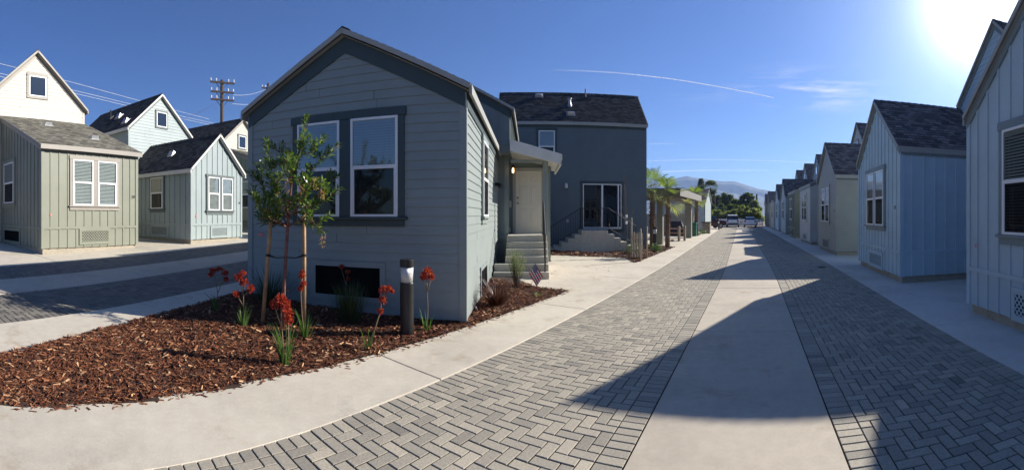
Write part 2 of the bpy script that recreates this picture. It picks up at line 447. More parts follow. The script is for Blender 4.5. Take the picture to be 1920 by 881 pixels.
def lap(mb, w, poly, h=.142, off=.0135):
    z = min(p[1] for p in poly); zt = max(p[1] for p in poly)
    while z < zt - 1e-4:
        p = clip(clip(poly, lambda q: q[1] - z), lambda q: z + h - q[1])
        if len(p) >= 3:
            sa, sb = min(q[0] for q in p), max(q[0] for q in p); cuts = [sa - 1]
            if sb - sa > 1.6:
                c = sa + brn.uniform(.5, 2.6)
                while c < sb - .4: cuts.append(c); c += 3.6
            cuts.append(sb + 1)
            for c0, c1 in zip(cuts[:-1], cuts[1:]):
                dz = brn.uniform(-.0012, .0012); pp = clip(clip(p, lambda q: q[0] - c0 - .0025), lambda q: c1 - .0025 - q[0])
                if len(pp) >= 3: mb.face([w.P(a, b, .003 + dz + off * (1 - (b - z) / h)) for a, b in pp])
            bs = [a for a, b in p if abs(b - z) < 1e-5]
            if len(bs) >= 2: mb.face([w.P(min(bs), z, 0), w.P(max(bs), z, 0), w.P(max(bs), z, .003 + off), w.P(min(bs), z, .003 + off)])
        z += h
def batten(mb, w, poly, sp=.3, belt=None):
    mb.face([w.P(a, b, 0) for a, b in poly])
    s0, s1 = min(p[0] for p in poly), max(p[0] for p in poly); z0 = min(p[1] for p in poly)
    n = max(2, round((s1 - s0) / sp)); st = (s1 - s0) / n
    for i in range(1, n):
        s = s0 + i * st
        wbox(mb, w, s - .024, s + .024, z0, top_at(poly, s) - .01, -.01, .02)
    if belt: wbox(mb, w, s0, s1, belt, belt + .07, -.01, .027)
def slope(mb, tr, e0, e1, r1, r0, th=.09, rake=True, course=.14, bh_=.07):
    e0, e1, r1, r0 = map(Vector, (e0, e1, r1, r0))
    n = (e1 - e0).cross(r0 - e0).normalized()
    if n.z < 0: e0, e1, r0, r1 = e1, e0, r1, r0; n = -n
    L = (r0 - e0).length; k = max(2, round(L / course)); W_ = (e1 - e0).length
    for i in range(k):
        a, b = i / k, (i + 1) / k
        p = [e0.lerp(r0, a) + n * .016, e1.lerp(r1, a) + n * .016, e1.lerp(r1, b) + n * .002, e0.lerp(r0, b) + n * .002]
        mb.face(p, [(0, i * .14), (W_, i * .14), (W_, i * .14 + .14), (0, i * .14 + .14)])
        q = [e0.lerp(r0, a) - n * .004, e1.lerp(r1, a) - n * .004]
        mb.face([q[0], q[1], p[1], p[0]], [(0, i * .14), (W_, i * .14), (W_, i * .14 + .01), (0, i * .14 + .01)])
    lo = [p - n * th for p in (e0, e1, r1, r0)]
    tr.face(lo[::-1])                                 # soffit
    up = (r0 - e0).normalized(); al = (e1 - e0).normalized()
    tr.face([lo[0], lo[1], e1 - n * .02, e0 - n * .02])
    # eave fascia with a thin drip edge
    for a, b, sg in ((e0, r0, -1), (e1, r1, 1)):
        if rake:
            o = al * (sg * .022)
            a2, b2 = a + o * .5, b + o * .5
            tr.hexa([a2 - n * bh_ - o * .6, a2 - n * bh_ + o * .6, b2 - n * bh_ + o * .6, b2 - n * bh_ - o * .6,
                     a2 + n * .004 - o * .6, a2 + n * .004 + o * .6, b2 + n * .004 + o * .6, b2 + n * .004 - o * .6])
    dn = Vector((0, 0, -1)); ou = (e0 - r0); ou.z = 0; ou = ou.normalized() * .02
    tr.hexa([e0 + dn * .15 - ou, e0 + dn * .15 + ou, e1 + dn * .15 + ou, e1 + dn * .15 - ou,
             e0 - n * .006 - ou, e0 - n * .006 + ou, e1 - n * .006 + ou, e1 - n * .006 - ou])
def ridge_caps(mb, a, b, up=.02, w=.13, k=.6):
    a, b = Vector(a), Vector(b); d = (b - a); L = d.length; d.normalize(); sd = d.cross(Vector((0, 0, 1))).normalized()
    n = max(1, int(L / .2))
    for i in range(n):
        p, q = a + d * (L * i / n), a + d * (L * (i + 1.15) / n)
        for s in (1, -1):
            mb.face([p + Vector((0, 0, up + .022)), q + Vector((0, 0, up + .004)), q + sd * s * w + Vector((0, 0, up - w * k)), p + sd * s * w + Vector((0, 0, up + .014 - w * k))],
                    [(i * .5, 0), (i * .5 + .13, 0), (i * .5 + .13, .1), (i * .5, .1)])
        mb.face([p + sd * w + Vector((0, 0, up + .014 - w * k)), p + Vector((0, 0, up + .022)), p - sd * w + Vector((0, 0, up + .014 - w * k))], [(0, 0)] * 3)

def volume(root, x0, x1, y0, y1, z0, ze, zr, axis, siding, mw, mtrim, mroof, mbarge=None, oe=.22, og=.16, walls='FRBL',
           frieze=None, belt=None, foot=None, corner=True, sp=.3, wall_name='wall'):
    """one box of a house with its roof; axis 'y': gable to the front, 'x': eaves to the front, 'shed': rising to the back"""
    mbarge = mbarge or mtrim
    w, d = x1 - x0, y1 - y0
    fr = {'F': (WF((x0, y0), (1, 0)), w), 'R': (WF((x1, y0), (0, 1)), d), 'B': (WF((x1, y1), (-1, 0)), w), 'L': (WF((x0, y1), (0, -1)), d)}
    mb, tr = MB(), MB()
    for k, (wf, L) in fr.items():
        poly = [(0, z0), (L, z0), (L, ze), (0, ze)]
        if axis == 'y' and k in 'FB' or axis == 'x' and k in 'RL': poly = [(0, z0), (L, z0), (L, ze), (L / 2, zr), (0, ze)]
        if axis == 'shed':
            if k == 'R': poly = [(0, z0), (L, z0), (L, zr), (0, ze)]
            if k == 'L': poly = [(0, z0), (L, z0), (L, ze), (0, zr)]
            if k == 'B': poly = [(0, z0), (L, z0), (L, zr), (0, zr)]
        if k not in walls:
            mb.face([wf.P(a, b, 0) for a, b in poly]); continue
        (lap(mb, wf, poly) if siding == 'lap' else batten(mb, wf, poly, sp, belt))
        if corner:
            cb = (mb if corner == 'same' else tr)
            tl, trr = top_at(poly, 0.0), top_at(poly, L)
            wbox(cb, wf, -.024, .085, z0 - .01, poly[-1][1] - .02 if axis != 'shed' else tl - .02, -.01, .026)
            wbox(cb, wf, L - .085, L + .024, z0 - .01, (poly[2][1]) - .02, -.01, .0255)
        # frieze boards under the roof
        fh = frieze if frieze else .12
        if len(poly) == 5:
            for (a, b), (c, e) in ((poly[4], poly[3]), (poly[3], poly[2])):
                wslab(tr, wf, [(a, b - fh), (c, e - fh), (c, e + .05), (a, b + .05)], -.005, .032)
        else:
            (a, b), (c, e) = poly[3], poly[2]
            wslab(tr, wf, [(a, b - fh), (c, e - fh), (c, e + .03), (a, b + .03)], -.005, .034)
    mb.build(wall_name, mw, root)
    ro, ba = MB(), MB(); lift = .12
    if axis == 'y':
        k = (zr - ze) / (w / 2); xm = (x0 + x1) / 2
        for xa, sg in ((x0 - oe, 1), (x1 + oe, -1)):
            slope(ro, ba, (xa, y0 - og, ze - k * oe + lift), (xa, y1 + og, ze - k * oe + lift), (xm, y1 + og, zr + lift), (xm, y0 - og, zr + lift))
        ridge_caps(ro, (xm, y0 - og, zr + lift), (xm, y1 + og, zr + lift), k=k)
    elif axis == 'x':
        k = (zr - ze) / (d / 2); ym = (y0 + y1) / 2
        for ya in (y0 - oe, y1 + oe):
            slope(ro, ba, (x0 - og, ya, ze - k * oe + lift), (x1 + og, ya, ze - k * oe + lift), (x1 + og, ym, zr + lift), (x0 - og, ym, zr + lift))
        ridge_caps(ro, (x0 - og, ym, zr + lift), (x1 + og, ym, zr + lift), k=k)
    elif axis == 'shed':
        k = (zr - ze) / d
        slope(ro, ba, (x0 - og, y0 - oe, ze - k * oe + lift), (x1 + og, y0 - oe, ze - k * oe + lift), (x1 + og, y1, zr + lift), (x0 - og, y1, zr + lift))
    roof = ro.build('roof', mroof, root)
    if mbarge is mtrim:
        n = len(tr.v); tr.v += ba.v; tr.f += [tuple(i + n for i in f) for f in ba.f]; tr.t += ba.t
    else: ba.build('barge_board', mbarge, root)
    tr.build('trim', mtrim, root)
    if foot is not None:
        fb = MB(); fb.box(x0 + .05, x1 - .05, y0 + .05, y1 - .05, foot, z0 + .01)
        fb.build('foundation', M['footing'], root)
    return {k: v[0] for k, v in fr.items()}, roof

def window(root, w, s0, s1, z0, z1, mtrim, units=1, blind='closed', trim=.09, ear=.03, style='hung', glass='glass', fz=.5, name=None, gap=.12, bev=0, screen=True):
    tb = MB()
    wbox(tb, w, s0 - trim - ear, s1 + trim + ear, z1 + .003, z1 + trim * 1.25, 0, .058)
    wbox(tb, w, s0 - trim, s0 - .002, z0, z1, 0, .048)
    wbox(tb, w, s1 + .002, s1 + trim, z0, z1, 0, .048)
    uw = (s1 - s0 - gap * (units - 1)) / units
    for i in range(1, units):
        a = s0 + i * uw + (i - 1) * gap
        wbox(tb, w, a + .002, a + gap - .002, z0, z1, 0, .047)
    if style == 'fixed': wbox(tb, w, s0 - trim, s1 + trim, z0 - trim, z0 - .003, 0, .049)
    win = tb.build(name or ('window' if units == 1 else 'double_window'), mtrim, root, bevel=bev)
    if style != 'fixed':
        sb = MB(); wbox(sb, w, s0 - trim - ear - .02, s1 + trim + ear + .02, z0 - .045, z0 - .003, 0, .085)
        wbox(sb, w, s0 - trim, s1 + trim, z0 - .15, z0 - .046, 0, .04)
        sb.build('sill', mtrim, win, bevel=bev)
    for i in range(units):
        a, b = s0 + i * (uw + gap), s0 + i * (uw + gap) + uw
        zm = z0 + (z1 - z0) * fz
        bk = MB(); bk.face([w.P(a, z0, .0215), w.P(b, z0, .0215), w.P(b, z1, .0215), w.P(a, z1, .0215)]); bk.build('shade_backing', M['painted_dark'], win)  # dark sheet in place of the unlit room behind the glass
        f = MB(); fw = .04
        for q in ((a, a + fw, z0, z1), (b - fw, b, z0, z1)): wbox(f, w, *q, .015, .062)
        for q in ((a + fw, b - fw, z1 - fw, z1), (a + fw, b - fw, z0, z0 + fw)): wbox(f, w, *q, .015, .0618)
        if style == 'hung':
            wbox(f, w, a + fw, b - fw, zm - .03, zm + .03, .015, .060)
            for q in ((a + fw, a + fw + .025, z0 + fw, zm - .03), (b - fw - .025, b - fw, z0 + fw, zm - .03)): wbox(f, w, *q, .015, .057)
        f.build('frame', M['white'], win, bevel=bev)
        if blind:
            bl = MB(); pitch = .045 if blind == 'open' else .042
            z = z0 + fw
            wbox(bl, w, a + fw, b - fw, z1 - fw - .05, z1 - fw, .0225, .031)
            while z < z1 - fw - .05:
                if blind == 'open': bl.face([w.P(a + fw, z, .0305), w.P(b - fw, z, .0305), w.P(b - fw, z + .027, .023), w.P(a + fw, z + .027, .023)])
                else: bl.face([w.P(a + fw, z, .0300), w.P(b - fw, z, .0300), w.P(b - fw, z + .041, .0235), w.P(a + fw, z + .041, .0235)])
                z += pitch
            for c in (.2, .8):
                s = a + (b - a) * c; wbox(bl, w, s - .003, s + .003, z0 + fw, z1 - fw, .0306, .032)
            bl.build('blind', M['blind'], win)
        p = MB()
        if style == 'hung':
            p.face([w.P(a + fw, zm, .046), w.P(b - fw, zm, .046), w.P(b - fw, z1 - fw, .046), w.P(a + fw, z1 - fw, .046)])
            p.face([w.P(a + fw, z0 + fw, .040), w.P(b - fw, z0 + fw, .040), w.P(b - fw, zm, .040), w.P(a + fw, zm, .040)])
            sc_ = MB(); sc_.face([w.P(a + fw + .025, z0 + fw, .051), w.P(b - fw - .025, z0 + fw, .051), w.P(b - fw - .025, zm - .03, .051), w.P(a + fw + .025, zm - .03, .051)])
            if screen: sc_.build('insect_screen', M['screen'], win)
        else: p.face([w.P(a + fw, z0 + fw, .042), w.P(b - fw, z0 + fw, .042), w.P(b - fw, z1 - fw, .042), w.P(a + fw, z1 - fw, .042)])
        p.build('pane', M[glass], win)
    return win

def vent(root, w, s0, s1, z0, z1, mframe, lattice=True, fw=.085):
    f = MB()
    for q in ((s0 - fw, s1 + fw, z1, z1 + fw), (s0 - fw, s1 + fw, z0 - fw, z0), (s0 - fw, s0, z0 + .001, z1 - .001), (s1, s1 + fw, z0 + .001, z1 - .001)): wbox(f, w, *q, 0, .034)
    v = f.build('crawl_vent', mframe, root)
    b = MB(); b.face([w.P(s0, z0, .0212), w.P(s1, z0, .0212), w.P(s1, z1, .0212), w.P(s0, z1, .0212)]); b.build('shade_backing', M['painted_dark'], v)  # dark sheet painted in for the shade inside the vent
    if lattice:
        l = MB(); p, hw = .095, .0135
        for sg, o in ((1, .0225), (-1, .0265)):
            k = -((z1 - z0) + (s1 - s0)); 
            while k < (z1 - z0) + (s1 - s0):
                # centre line: s = s0 + k + sg*(z - z0) , band of half width hw
                quad = [(s0 + k - hw * 1.41 + (sg * -1), z0 - 1), (s0 + k + hw * 1.41 + (sg * -1), z0 - 1),
                        (s0 + k + hw * 1.41 + sg * 2, z0 + 2), (s0 + k - hw * 1.41 + sg * 2, z0 + 2)]
                q = quad
                for fn in (lambda t: t[0] - s0, lambda t: s1 - t[0], lambda t: t[1] - z0, lambda t: z1 - t[1]):
                    q = clip(q, fn)
                    if len(q) < 3: break
                if len(q) >= 3: l.face([w.P(a, z, o) for a, z in q])
                k += p
        l.build('lattice', mframe, v)
    return v

def number(root, w, s, z, txt, size=.11):
    cu = bpy.data.curves.new('house_number', 'FONT'); cu.body = txt; cu.size = size; cu.extrude = .004; cu.align_x = 'CENTER'
    t_ = bpy.data.objects.new('house_number', cu); me = bpy.data.meshes.new_from_object(t_)
    bpy.data.objects.remove(t_); bpy.data.curves.remove(cu); o = link('house_number', me, None, root); me.materials.clear(); me.materials.append(M['black'])
    p = w.P(s, z, .03); m = Matrix.Identity(4)
    m.col[0][:3] = w.ex; m.col[1][:3] = (0, 0, 1); m.col[2][:3] = w.n; m.col[3][:3] = p
    o.matrix_local = m
def sticker(root, w, s, z, r=.035, wide=1.0):
    b = MB(); b.face([w.P(s + r * wide * math.cos(t * PI / 5), z + r * math.sin(t * PI / 5), .0295) for t in range(10)])
    b.build('sticker', M['pink'], root)
M['pink'] = plain('faded_pink_sticker', (.62, .22, .2), .7)

def roof_vent(roof, p, n, along, kind='box'):
    """p on the roof surface, n its normal, along the eave direction"""
    p, n, a = Vector(p), Vector(n).normalized(), Vector(along).normalized(); u = n.cross(a)
    b = MB()
    if kind == 'box':
        lo = [p - a * .16 - u * .15, p + a * .16 - u * .15, p + a * .16 + u * .15, p - a * .16 + u * .15]
        hi = [q + n * h + (p - q) * .18 for q, h in zip(lo, (.14, .14, .07, .07))]
        b.hexa(lo + hi)
        b.hexa([q - (p - q) * .3 for q in lo] + [q - (p - q) * .3 + n * .02 for q in lo])
    elif kind == 'pipe':
        b.tube([p - Vector((0, 0, .1)), p + Vector((0, 0, .42))], .035, 10)
        b.hexa([p - a * .15 - u * .15, p + a * .15 - u * .15, p + a * .15 + u * .15, p - a * .15 + u * .15] + [q + n * .025 for q in (p - a * .15 - u * .15, p + a * .15 - u * .15, p + a * .15 + u * .15, p - a * .15 + u * .15)])
    elif kind == 'flue':
        b.tube([p - Vector((0, 0, .1)), p + Vector((0, 0, .12)), p + Vector((0, 0, .3))], [.14, .07, .06], 12)
        b.tube([p + Vector((0, 0, .3)), p + Vector((0, 0, .34))], [.12, .1], 12)
    b.build('roof_vent', M['black'] if kind == 'pipe' else M['steel'], roof)

# ------------------------------------------------------------------ the setting: ground, lanes, walks
def warp(a, b): return (a + bend(b), b)
def sheet(name, mat, mapf, a0, a1, b0, b1, h, da=1.5, db=1.5, kind='structure'):
    mb = MB(); na, nb = max(1, round((a1 - a0) / da)), max(1, round((b1 - b0) / db))
    def P(i, j):
        x, y = mapf(a0 + (a1 - a0) * i / na, b0 + (b1 - b0) * j / nb); return (x, y, zg(x) + h)
    for i in range(na):
        for j in range(nb): mb.face([P(i, j), P(i + 1, j), P(i + 1, j + 1), P(i, j + 1)])
    o = mb.build(name, mat); tag(o, kind=kind); return o
def slabs(name, mat, mapf, a0, a1, joints, h, gap=.012, ch=.007, seg=1.0):
    mb = MB()
    fa0 = a0 if callable(a0) else (lambda b: a0); fa1 = a1 if callable(a1) else (lambda b: a1)
    for b0, b1 in zip(joints[:-1], joints[1:]):
        n = max(1, round((b1 - b0) / seg))
        def P(a, b, dz): x, y = mapf(a, b); return (x, y, zg(x) + h + dz)
        bs = [b0 + gap / 2 + (b1 - b0 - gap) * k / n for k in range(n + 1)]
        for k in range(n):
            p, q = bs[k], bs[k + 1]; A0, A1, B0, B1 = fa0(p), fa1(p), fa0(q), fa1(q)
            p2, q2 = (p + ch if k == 0 else p), (q - ch if k == n - 1 else q)
            mb.face([P(A0 + ch, p2, 0), P(A1 - ch, p2, 0), P(B1 - ch, q2, 0), P(B0 + ch, q2, 0)])
            mb.face([P(A0, p, -.012), P(A0 + ch, p2, 0), P(B0 + ch, q2, 0), P(B0, q, -.012)])
            mb.face([P(A1 - ch, p2, 0), P(A1, p, -.012), P(B1, q, -.012), P(B1 - ch, q2, 0)])
            mb.face([P(A0, p, -.012), P(A0, q, -.012), P(B0, q, -.05), P(A0, p, -.05)])
            mb.face([P(A1, q, -.012), P(A1, p, -.012), P(A1, p, -.05), P(B1, q, -.05)])
            if k == 0:
                mb.face([P(A0, p, -.012), P(A1, p, -.012), P(A1 - ch, p2, 0), P(A0 + ch, p2, 0)]); mb.face([P(A0, p, -.05), P(A1, p, -.05), P(A1, p, -.012), P(A0, p, -.012)])
            if k == n - 1:
                mb.face([P(B0 + ch, q2, 0), P(B1 - ch, q2, 0), P(B1, q, -.012), P(B0, q, -.012)]); mb.face([P(B0, q, -.012), P(B1, q, -.012), P(B1, q, -.05), P(B0, q, -.05)])
    o = mb.build(name, mat); tag(o, kind='structure'); return o
def bricks(name, mapf, a0, a1, b0, b1, h=.03, L=.2, detail_to=26.0, mat='paver'):
    """90 degree herringbone with a soldier course along both edges"""
    c = (a1 - a0 - 2 * L) / max(1, round((a1 - a0 - 2 * L) / (L / 2))); rects = []
    ia0, ia1 = a0 + L, a1 - L
    ni, nj = int((ia1 - ia0) / c) + 3, int((b1 - b0) / c) + 3
    for i in range(-2, ni):
        for j in range(-2, nj):
            k = (i - j) % 4
            if k == 0: r_ = (ia0 + i * c, ia0 + (i + 2) * c, b0 + j * c, b0 + (j + 1) * c)
            elif k == 3: r_ = (ia0 + i * c, ia0 + (i + 1) * c, b0 + j * c, b0 + (j + 2) * c)
            else: continue
            r_ = (max(r_[0], ia0), min(r_[1], ia1), max(r_[2], b0), min(r_[3], b1))
            if r_[1] - r_[0] > .025 and r_[3] - r_[2] > .025: rects.append(r_)
    for j in range(int((b1 - b0) / c)):
        rects.append((a0, a0 + L, b0 + j * c, b0 + (j + 1) * c)); rects.append((a1 - L, a1, b0 + j * c, b0 + (j + 1) * c))
    V, T = [], []
    for (x0, x1, y0, y1) in rects:
        g, be = .0036, .005
        t = min(1, max(0, rng.normal(.46, .14)))
        x0 += g; x1 -= g; y0 += g; y1 -= g; dz = rng.normal(0, .0009)
        cx, cy = mapf((x0 + x1) / 2, (y0 + y1) / 2)
        near = math.hypot(cx, cy) < detail_to
        def P(a, b, z): x, y = mapf(a, b); return (x, y, zg(x) + z + dz)
        if near:
            o = [P(x0, y0, h - be), P(x1, y0, h - be), P(x1, y1, h - be), P(x0, y1, h - be)]
            i_ = [P(x0 + be, y0 + be, h), P(x1 - be, y0 + be, h), P(x1 - be, y1 - be, h), P(x0 + be, y1 - be, h)]
            V.append(i_); T.append(t)
            for k in range(4): V.append([o[k], o[(k + 1) % 4], i_[(k + 1) % 4], i_[k]]); T.append(t * .9)
        else:
            V.append([P(x0, y0, h), P(x1, y0, h), P(x1, y1, h), P(x0, y1, h)]); T.append(t)
    o = quads(name, V, M[mat], T); tag(o, kind='structure'); return o

# terrain: one sheet out to the horizon
def terrain():
    xs = sorted(set([-9000, -5000, -2500, -1200, -600, -300, -150, -80, -50] + [-40 + i for i in range(0, 46)] + [8, 12, 20, 40, 80, 160, 320, 640, 1300, 2600, 5200, 9000]))
    ys = sorted(set([-3000, -1000, -300, -100, -40, -20, -10, 0, 10, 20, 30, 40, 50, 60, 80, 100, 140, 200, 400, 800, 1600, 3200, 6500, 9500]))
    mb = MB()
    for i in range(len(xs) - 1):
        for j in range(len(ys) - 1):
            mb.face([(x, y, zg(x) - .012) for x, y in ((xs[i], ys[j]), (xs[i + 1], ys[j]), (xs[i + 1], ys[j + 1]), (xs[i], ys[j + 1]))])
    tag(mb.build('ground', M['soil']), kind='structure')
terrain()
A_SW, A_P0, A_S0, A_S1, A_P1 = -3.95, -2.87, -.84, .63, 2.65
YN, YF = -4.0, 66.0
jl = [-5.5, -1.6, 3.2, 6.95] + [6.95 + 3.75 * k for k in range(1, 17)]
js = [6.1 - 3.65 * 3, 6.1 - 3.65 * 2, 6.1 - 3.65, 6.1, 9.75] + [9.75 + 3.65 * k for k in range(1, 16)]
sheet('paver_bedding', M['joint'], warp, A_P0 - .05, A_P1 + .05, YN, YF, .012)
bricks('paver_lane', warp, A_P0, A_S0 - .006, -3.2, 62.0)
bricks('paver_lane', warp, A_S1 + .006, A_P1, -1.5, 62.0)
slabs('gutter_strip', M['concrete2'], warp, A_S0, A_S1, js, .034)
slabs('sidewalk', M['concrete'], warp, A_SW, lambda b: A_P0 - .006 + .17 * min(1, max(0, (2.6 - b) / 2.6)) ** 1.3, jl, .036, seg=.3)
slabs('sidewalk', M['walk_grey'], warp, A_P1 + .006, 4.6, [y - 1.1 for y in jl], .036)
slabs('side_paving', M['walk_grey'], warp, 4.62, 14.0, [-3, 4, 11, 18, 25, 32, 40, 50, 62], .034, seg=2)
# the left lane, same section, turned 30 degrees
V0, V1 = -3.0, 34.0
lv = [V0 + 3.7 * k for k in range(11)]
sheet('paver_bedding', M['joint'], uv2xy, -10.36, -5.70, V0, V1, .012)
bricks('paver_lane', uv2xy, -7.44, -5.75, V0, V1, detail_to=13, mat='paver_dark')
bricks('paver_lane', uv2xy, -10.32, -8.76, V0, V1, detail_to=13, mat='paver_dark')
slabs('gutter_strip', M['concrete2'], uv2xy, -8.75, -7.45, [v + 1.6 for v in lv], .034)
slabs('sidewalk', M['concrete'], uv2xy, -5.74, -4.45, lv, .036)
slabs('front_paving', M['concrete'], uv2xy, -15.2, -10.33, [v + .8 for v in lv], .034)
slabs('front_paving', M['concrete'], uv2xy, -24.0, -15.22, [v + .8 for v in lv], .032, seg=2)
# court between the cottage and the rear house, and the paving beyond it
sheet('court_paving', M['concrete'], lambda a, b: (a, b), -12.5, -3.965, 8.36, 21.0, .026, 1, 1)
sheet('court_paving', M['concrete'], lambda a, b: (a + bend(b), b), -11.5, -3.965, 21.0, 66.0, .026, 1, 1)

# ------------------------------------------------------------------ the slate cottage in the middle
def local_root(name, u, v, rz, label, cat='house', group=None):
    x, y = uv2xy(u, v); return tag(empty(name, (x, y, 0), rz), label, cat, group)
ct = local_root('cottage', -2.91, 6.31, AX, 'slate blue clapboard cottage with a double window, in the mulch bed behind the young tree')
wf, roof = volume(ct, -1.95, 1.95, 0, 6.5, .13, 3.56, 4.58, 'y', 'lap', M['slate'], M['teal_trim'], M['roof_dark'], M['grey_trim'], .1, .12, frieze=.24, foot=-.4, corner='same')
window(ct, wf['F'], 1.07, 2.86, 1.68, 3.25, M['teal_trim'], 2, 'closed', .1, .03, gap=.2, bev=.003)
v_ = vent(ct, wf['F'], 1.41, 2.56, .40, .87, M['slate'], False)
window(ct, wf['R'], 2.11, 3.04, 1.68, 3.2, M['slate'], 1, 'closed', .09, .02)
vent(ct, wf['R'], 1.9, 2.95, .14, .62, M['slate'], False)
sticker(ct, wf['F'], .28, 1.35, .03, 2.6)
# rear wing: upper box that overhangs the side wall, and the entry below it
wf2, roof2 = volume(ct, -.3, 2.34, 5.95, 11.0, 3.5, 4.72, 5.46, 'y', 'batten', M['teal'], M['teal_trim'], M['roof_dark'], M['grey_trim'], .12, .12, frieze=.2, corner=False)
low = MB(); low.face([(-2.3, 5.95, 3.5), (2.34, 5.95, 3.5), (2.34, 11, 3.5), (-2.3, 11, 3.5)]); low.build('soffit', M['teal'], ct)
tw = WF((1.95, 6.5), (1, 0)); t2 = MB(); lap(t2, tw, [(0, .25), (.31, .25), (.31, 3.49), (0, 3.49)], .3, .006)
lw = WF((2.26, 6.5), (0, 1)); batten(t2, lw, [(0, .25), (.58, .25), (.58, 3.49), (0, 3.49)])
bw = WF((-1.95, 11), (0, -1)); lap(t2, bw, [(0, .13), (4.5, .13), (4.5, 3.5), (0, 3.5)])
dw = WF((2.26, 7.08), (1, 0)); lap(t2, dw, [(0, .25), (1.3, .25), (1.3, 3.75), (0, 3.75)])
rw = WF((3.56, 7.08), (0, 1)); lap(t2, rw, [(0, .25), (3.9, .25), (3.9, 3.2), (0, 3.4)])
t2.build('wall', M['teal'], ct)
tp = MB(); wbox(tp, tw, .2, .335, .28, 3.49, 0, .03); wbox(tp, tw, 0, .31, 1.0, 1.1, 0, .022); tp.build('trim', M['slate'], ct)
fb = MB(); fb.box(1.9, 2.2, 6.56, 10.9, -.3, .26); fb.box(-1.9, 3.5, 7.2, 10.9, -.3, .25); fb.build('foundation', M['footing'], ct)
# entry door, six panels
def panel_door(root, w, s0, s1, z0, z1, mat, mfr):
    d = MB(); wbox(d, w, s0, s1, z0, z1, .02, .05)
    ww, hh = s1 - s0, z1 - z0
    for (c0, c1) in ((.14, .45), (.55, .86)):
        for (r0, r1) in ((.09, .40), (.46, .76), (.82, .93)):
            a0, a1, b0, b1 = s0 + c0 * ww, s0 + c1 * ww, z0 + r0 * hh, z0 + r1 * hh
            for q in ((a0, a0 + .015, b0, b1), (a1 - .015, a1, b0, b1), (a0 + .015, a1 - .015, b0, b0 + .015), (a0 + .015, a1 - .015, b1 - .015, b1)): wbox(d, w, *q, .045, .062)
            wbox(d, w, a0 + .05, a1 - .05, b0 + .05, b1 - .05, .045, .058)
    o = d.build('door', mat, root, bevel=.003)
    f = MB()
    for q in ((s0 - .09, s0 - .004, z0, z1 + .09), (s1 + .004, s1 + .09, z0, z1 + .09), (s0 - .003, s1 + .003, z1 + .004, z1 + .09)): wbox(f, w, *q, 0, .07)
    f.build('door_frame', mfr, o)
    k = MB(); p = w.P(s0 + .07, z0 + .95, .05); k.tube([p, p + w.n * .05, p + w.n * .075], [.012, .012, .03], 10)
    p = w.P(s0 + .07, z0 + 1.12, .05); k.build('handle', M['brass'], o, True); k = MB(); k.tube([p, p + w.n * .03], [.03, .028], 10); k.build('lock', M['brass'], o, True)
    for hz in (.2, 1.0, 1.8): h = MB(); wbox(h, w, s1 - .012, s1 + .012, z0 + hz, z0 + hz + .09, .05, .07); h.build('hinge', M['steel'], o)
    return o
panel_door(ct, dw, .21, 1.03, 1.13, 3.10, M['door'], M['grey_trim'])
# porch: steps, post, shed roof, lantern, rail
def ramp_box(mb, x0, x1, y0, y1, z): mb.box(x0, x1, y0, y1, -.3, z)
st = MB(); yk = [4.35, 4.62, 4.89, 5.16, 5.43, 5.7]
for k in range(6):
    x0 = 2.0 if k < 2 else 2.27
    ramp_box(st, x0, 3.40, yk[k], (yk[k + 1] if k < 5 else 7.07), .10 + .172 * (k + 1))
st.build('porch_steps', M['step'], ct, bevel=.012)
po = MB(); po.box(3.30, 3.44, 6.03, 6.17, 1.13, 3.44); po.box(3.27, 3.47, 6.0, 6.2, 1.13, 1.22); po.build('porch_post', M['slate'], ct, bevel=.004)
pr, pb = MB(), MB()
slope(pr, pb, (3.80, 5.62, 3.42), (3.80, 8.3, 3.42), (2.36, 8.3, 3.83), (2.36, 5.62, 3.83), .09)
P_ = M['off_white']
pb.hexa([(2.36, 5.60, 3.50), (2.36, 5.56, 3.50), (3.80, 5.56, 3.13), (3.80, 5.60, 3.13), (2.36, 5.60, 3.80), (2.36, 5.56, 3.80), (3.80, 5.56, 3.40), (3.80, 5.60, 3.40)])
pb.hexa([(3.76, 5.56, 3.11), (3.80, 5.56, 3.11), (3.80, 8.3, 3.11), (3.76, 8.3, 3.11), (3.76, 5.56, 3.39), (3.80, 5.56, 3.39), (3.80, 8.3, 3.39), (3.76, 8.3, 3.39)])
pr_o = pr.build('porch_roof', M['roof_dark'], ct)
pb.build('fascia', M['off_white'], pr_o)
sf = MB(); sf.face([(2.36, 5.6, 3.49), (2.36, 8.2, 3.49), (3.78, 8.2, 3.2), (3.78, 5.6, 3.2)]); sf.build('ceiling', M['off_white'], pr_o)
bm = MB(); bm.box(3.31, 3.43, 6.18, 8.0, 3.15, 3.3); bm.box(2.36, 3.44, 6.04, 6.16, 3.24, 3.32); bm.build('beam', M['slate'], pr_o)
la = MB(); lx, ly = 2.42, 6.3
la.tube([(lx - .13, ly, 3.22), (lx, ly, 3.26), (lx, ly, 3.2)], .012, 8); la.lathe([(.02, 3.2), (.085, 3.13), (.08, 3.12)], 12, (lx, ly)); la.lathe([(.06, 2.93), (.065, 2.95), (.02, 2.93)], 12, (lx, ly))
for k in range(6): a = k * PI / 3; la.tube([(lx + .06 * math.cos(a), ly + .06 * math.sin(a), 2.94), (lx + .075 * math.cos(a), ly + .075 * math.sin(a), 3.13)], .006, 5)
lo_ = la.build('porch_lantern', M['black'], ct)
lg = MB(); lg.lathe([(.03, 2.96), (.04, 3.03), (.02, 3.1)], 10, (lx, ly)); 
mbulb, nt, b, N, L = nmat('lit_bulb'); b.inputs['Base Color'].default_value = (.9, .6, .3, 1); b.inputs['Emission Color'].default_value = (1, .62, .25, 1); b.inputs['Emission Strength'].default_value = 3
lg.build('bulb', mbulb, lo_, True)
hr = MB()
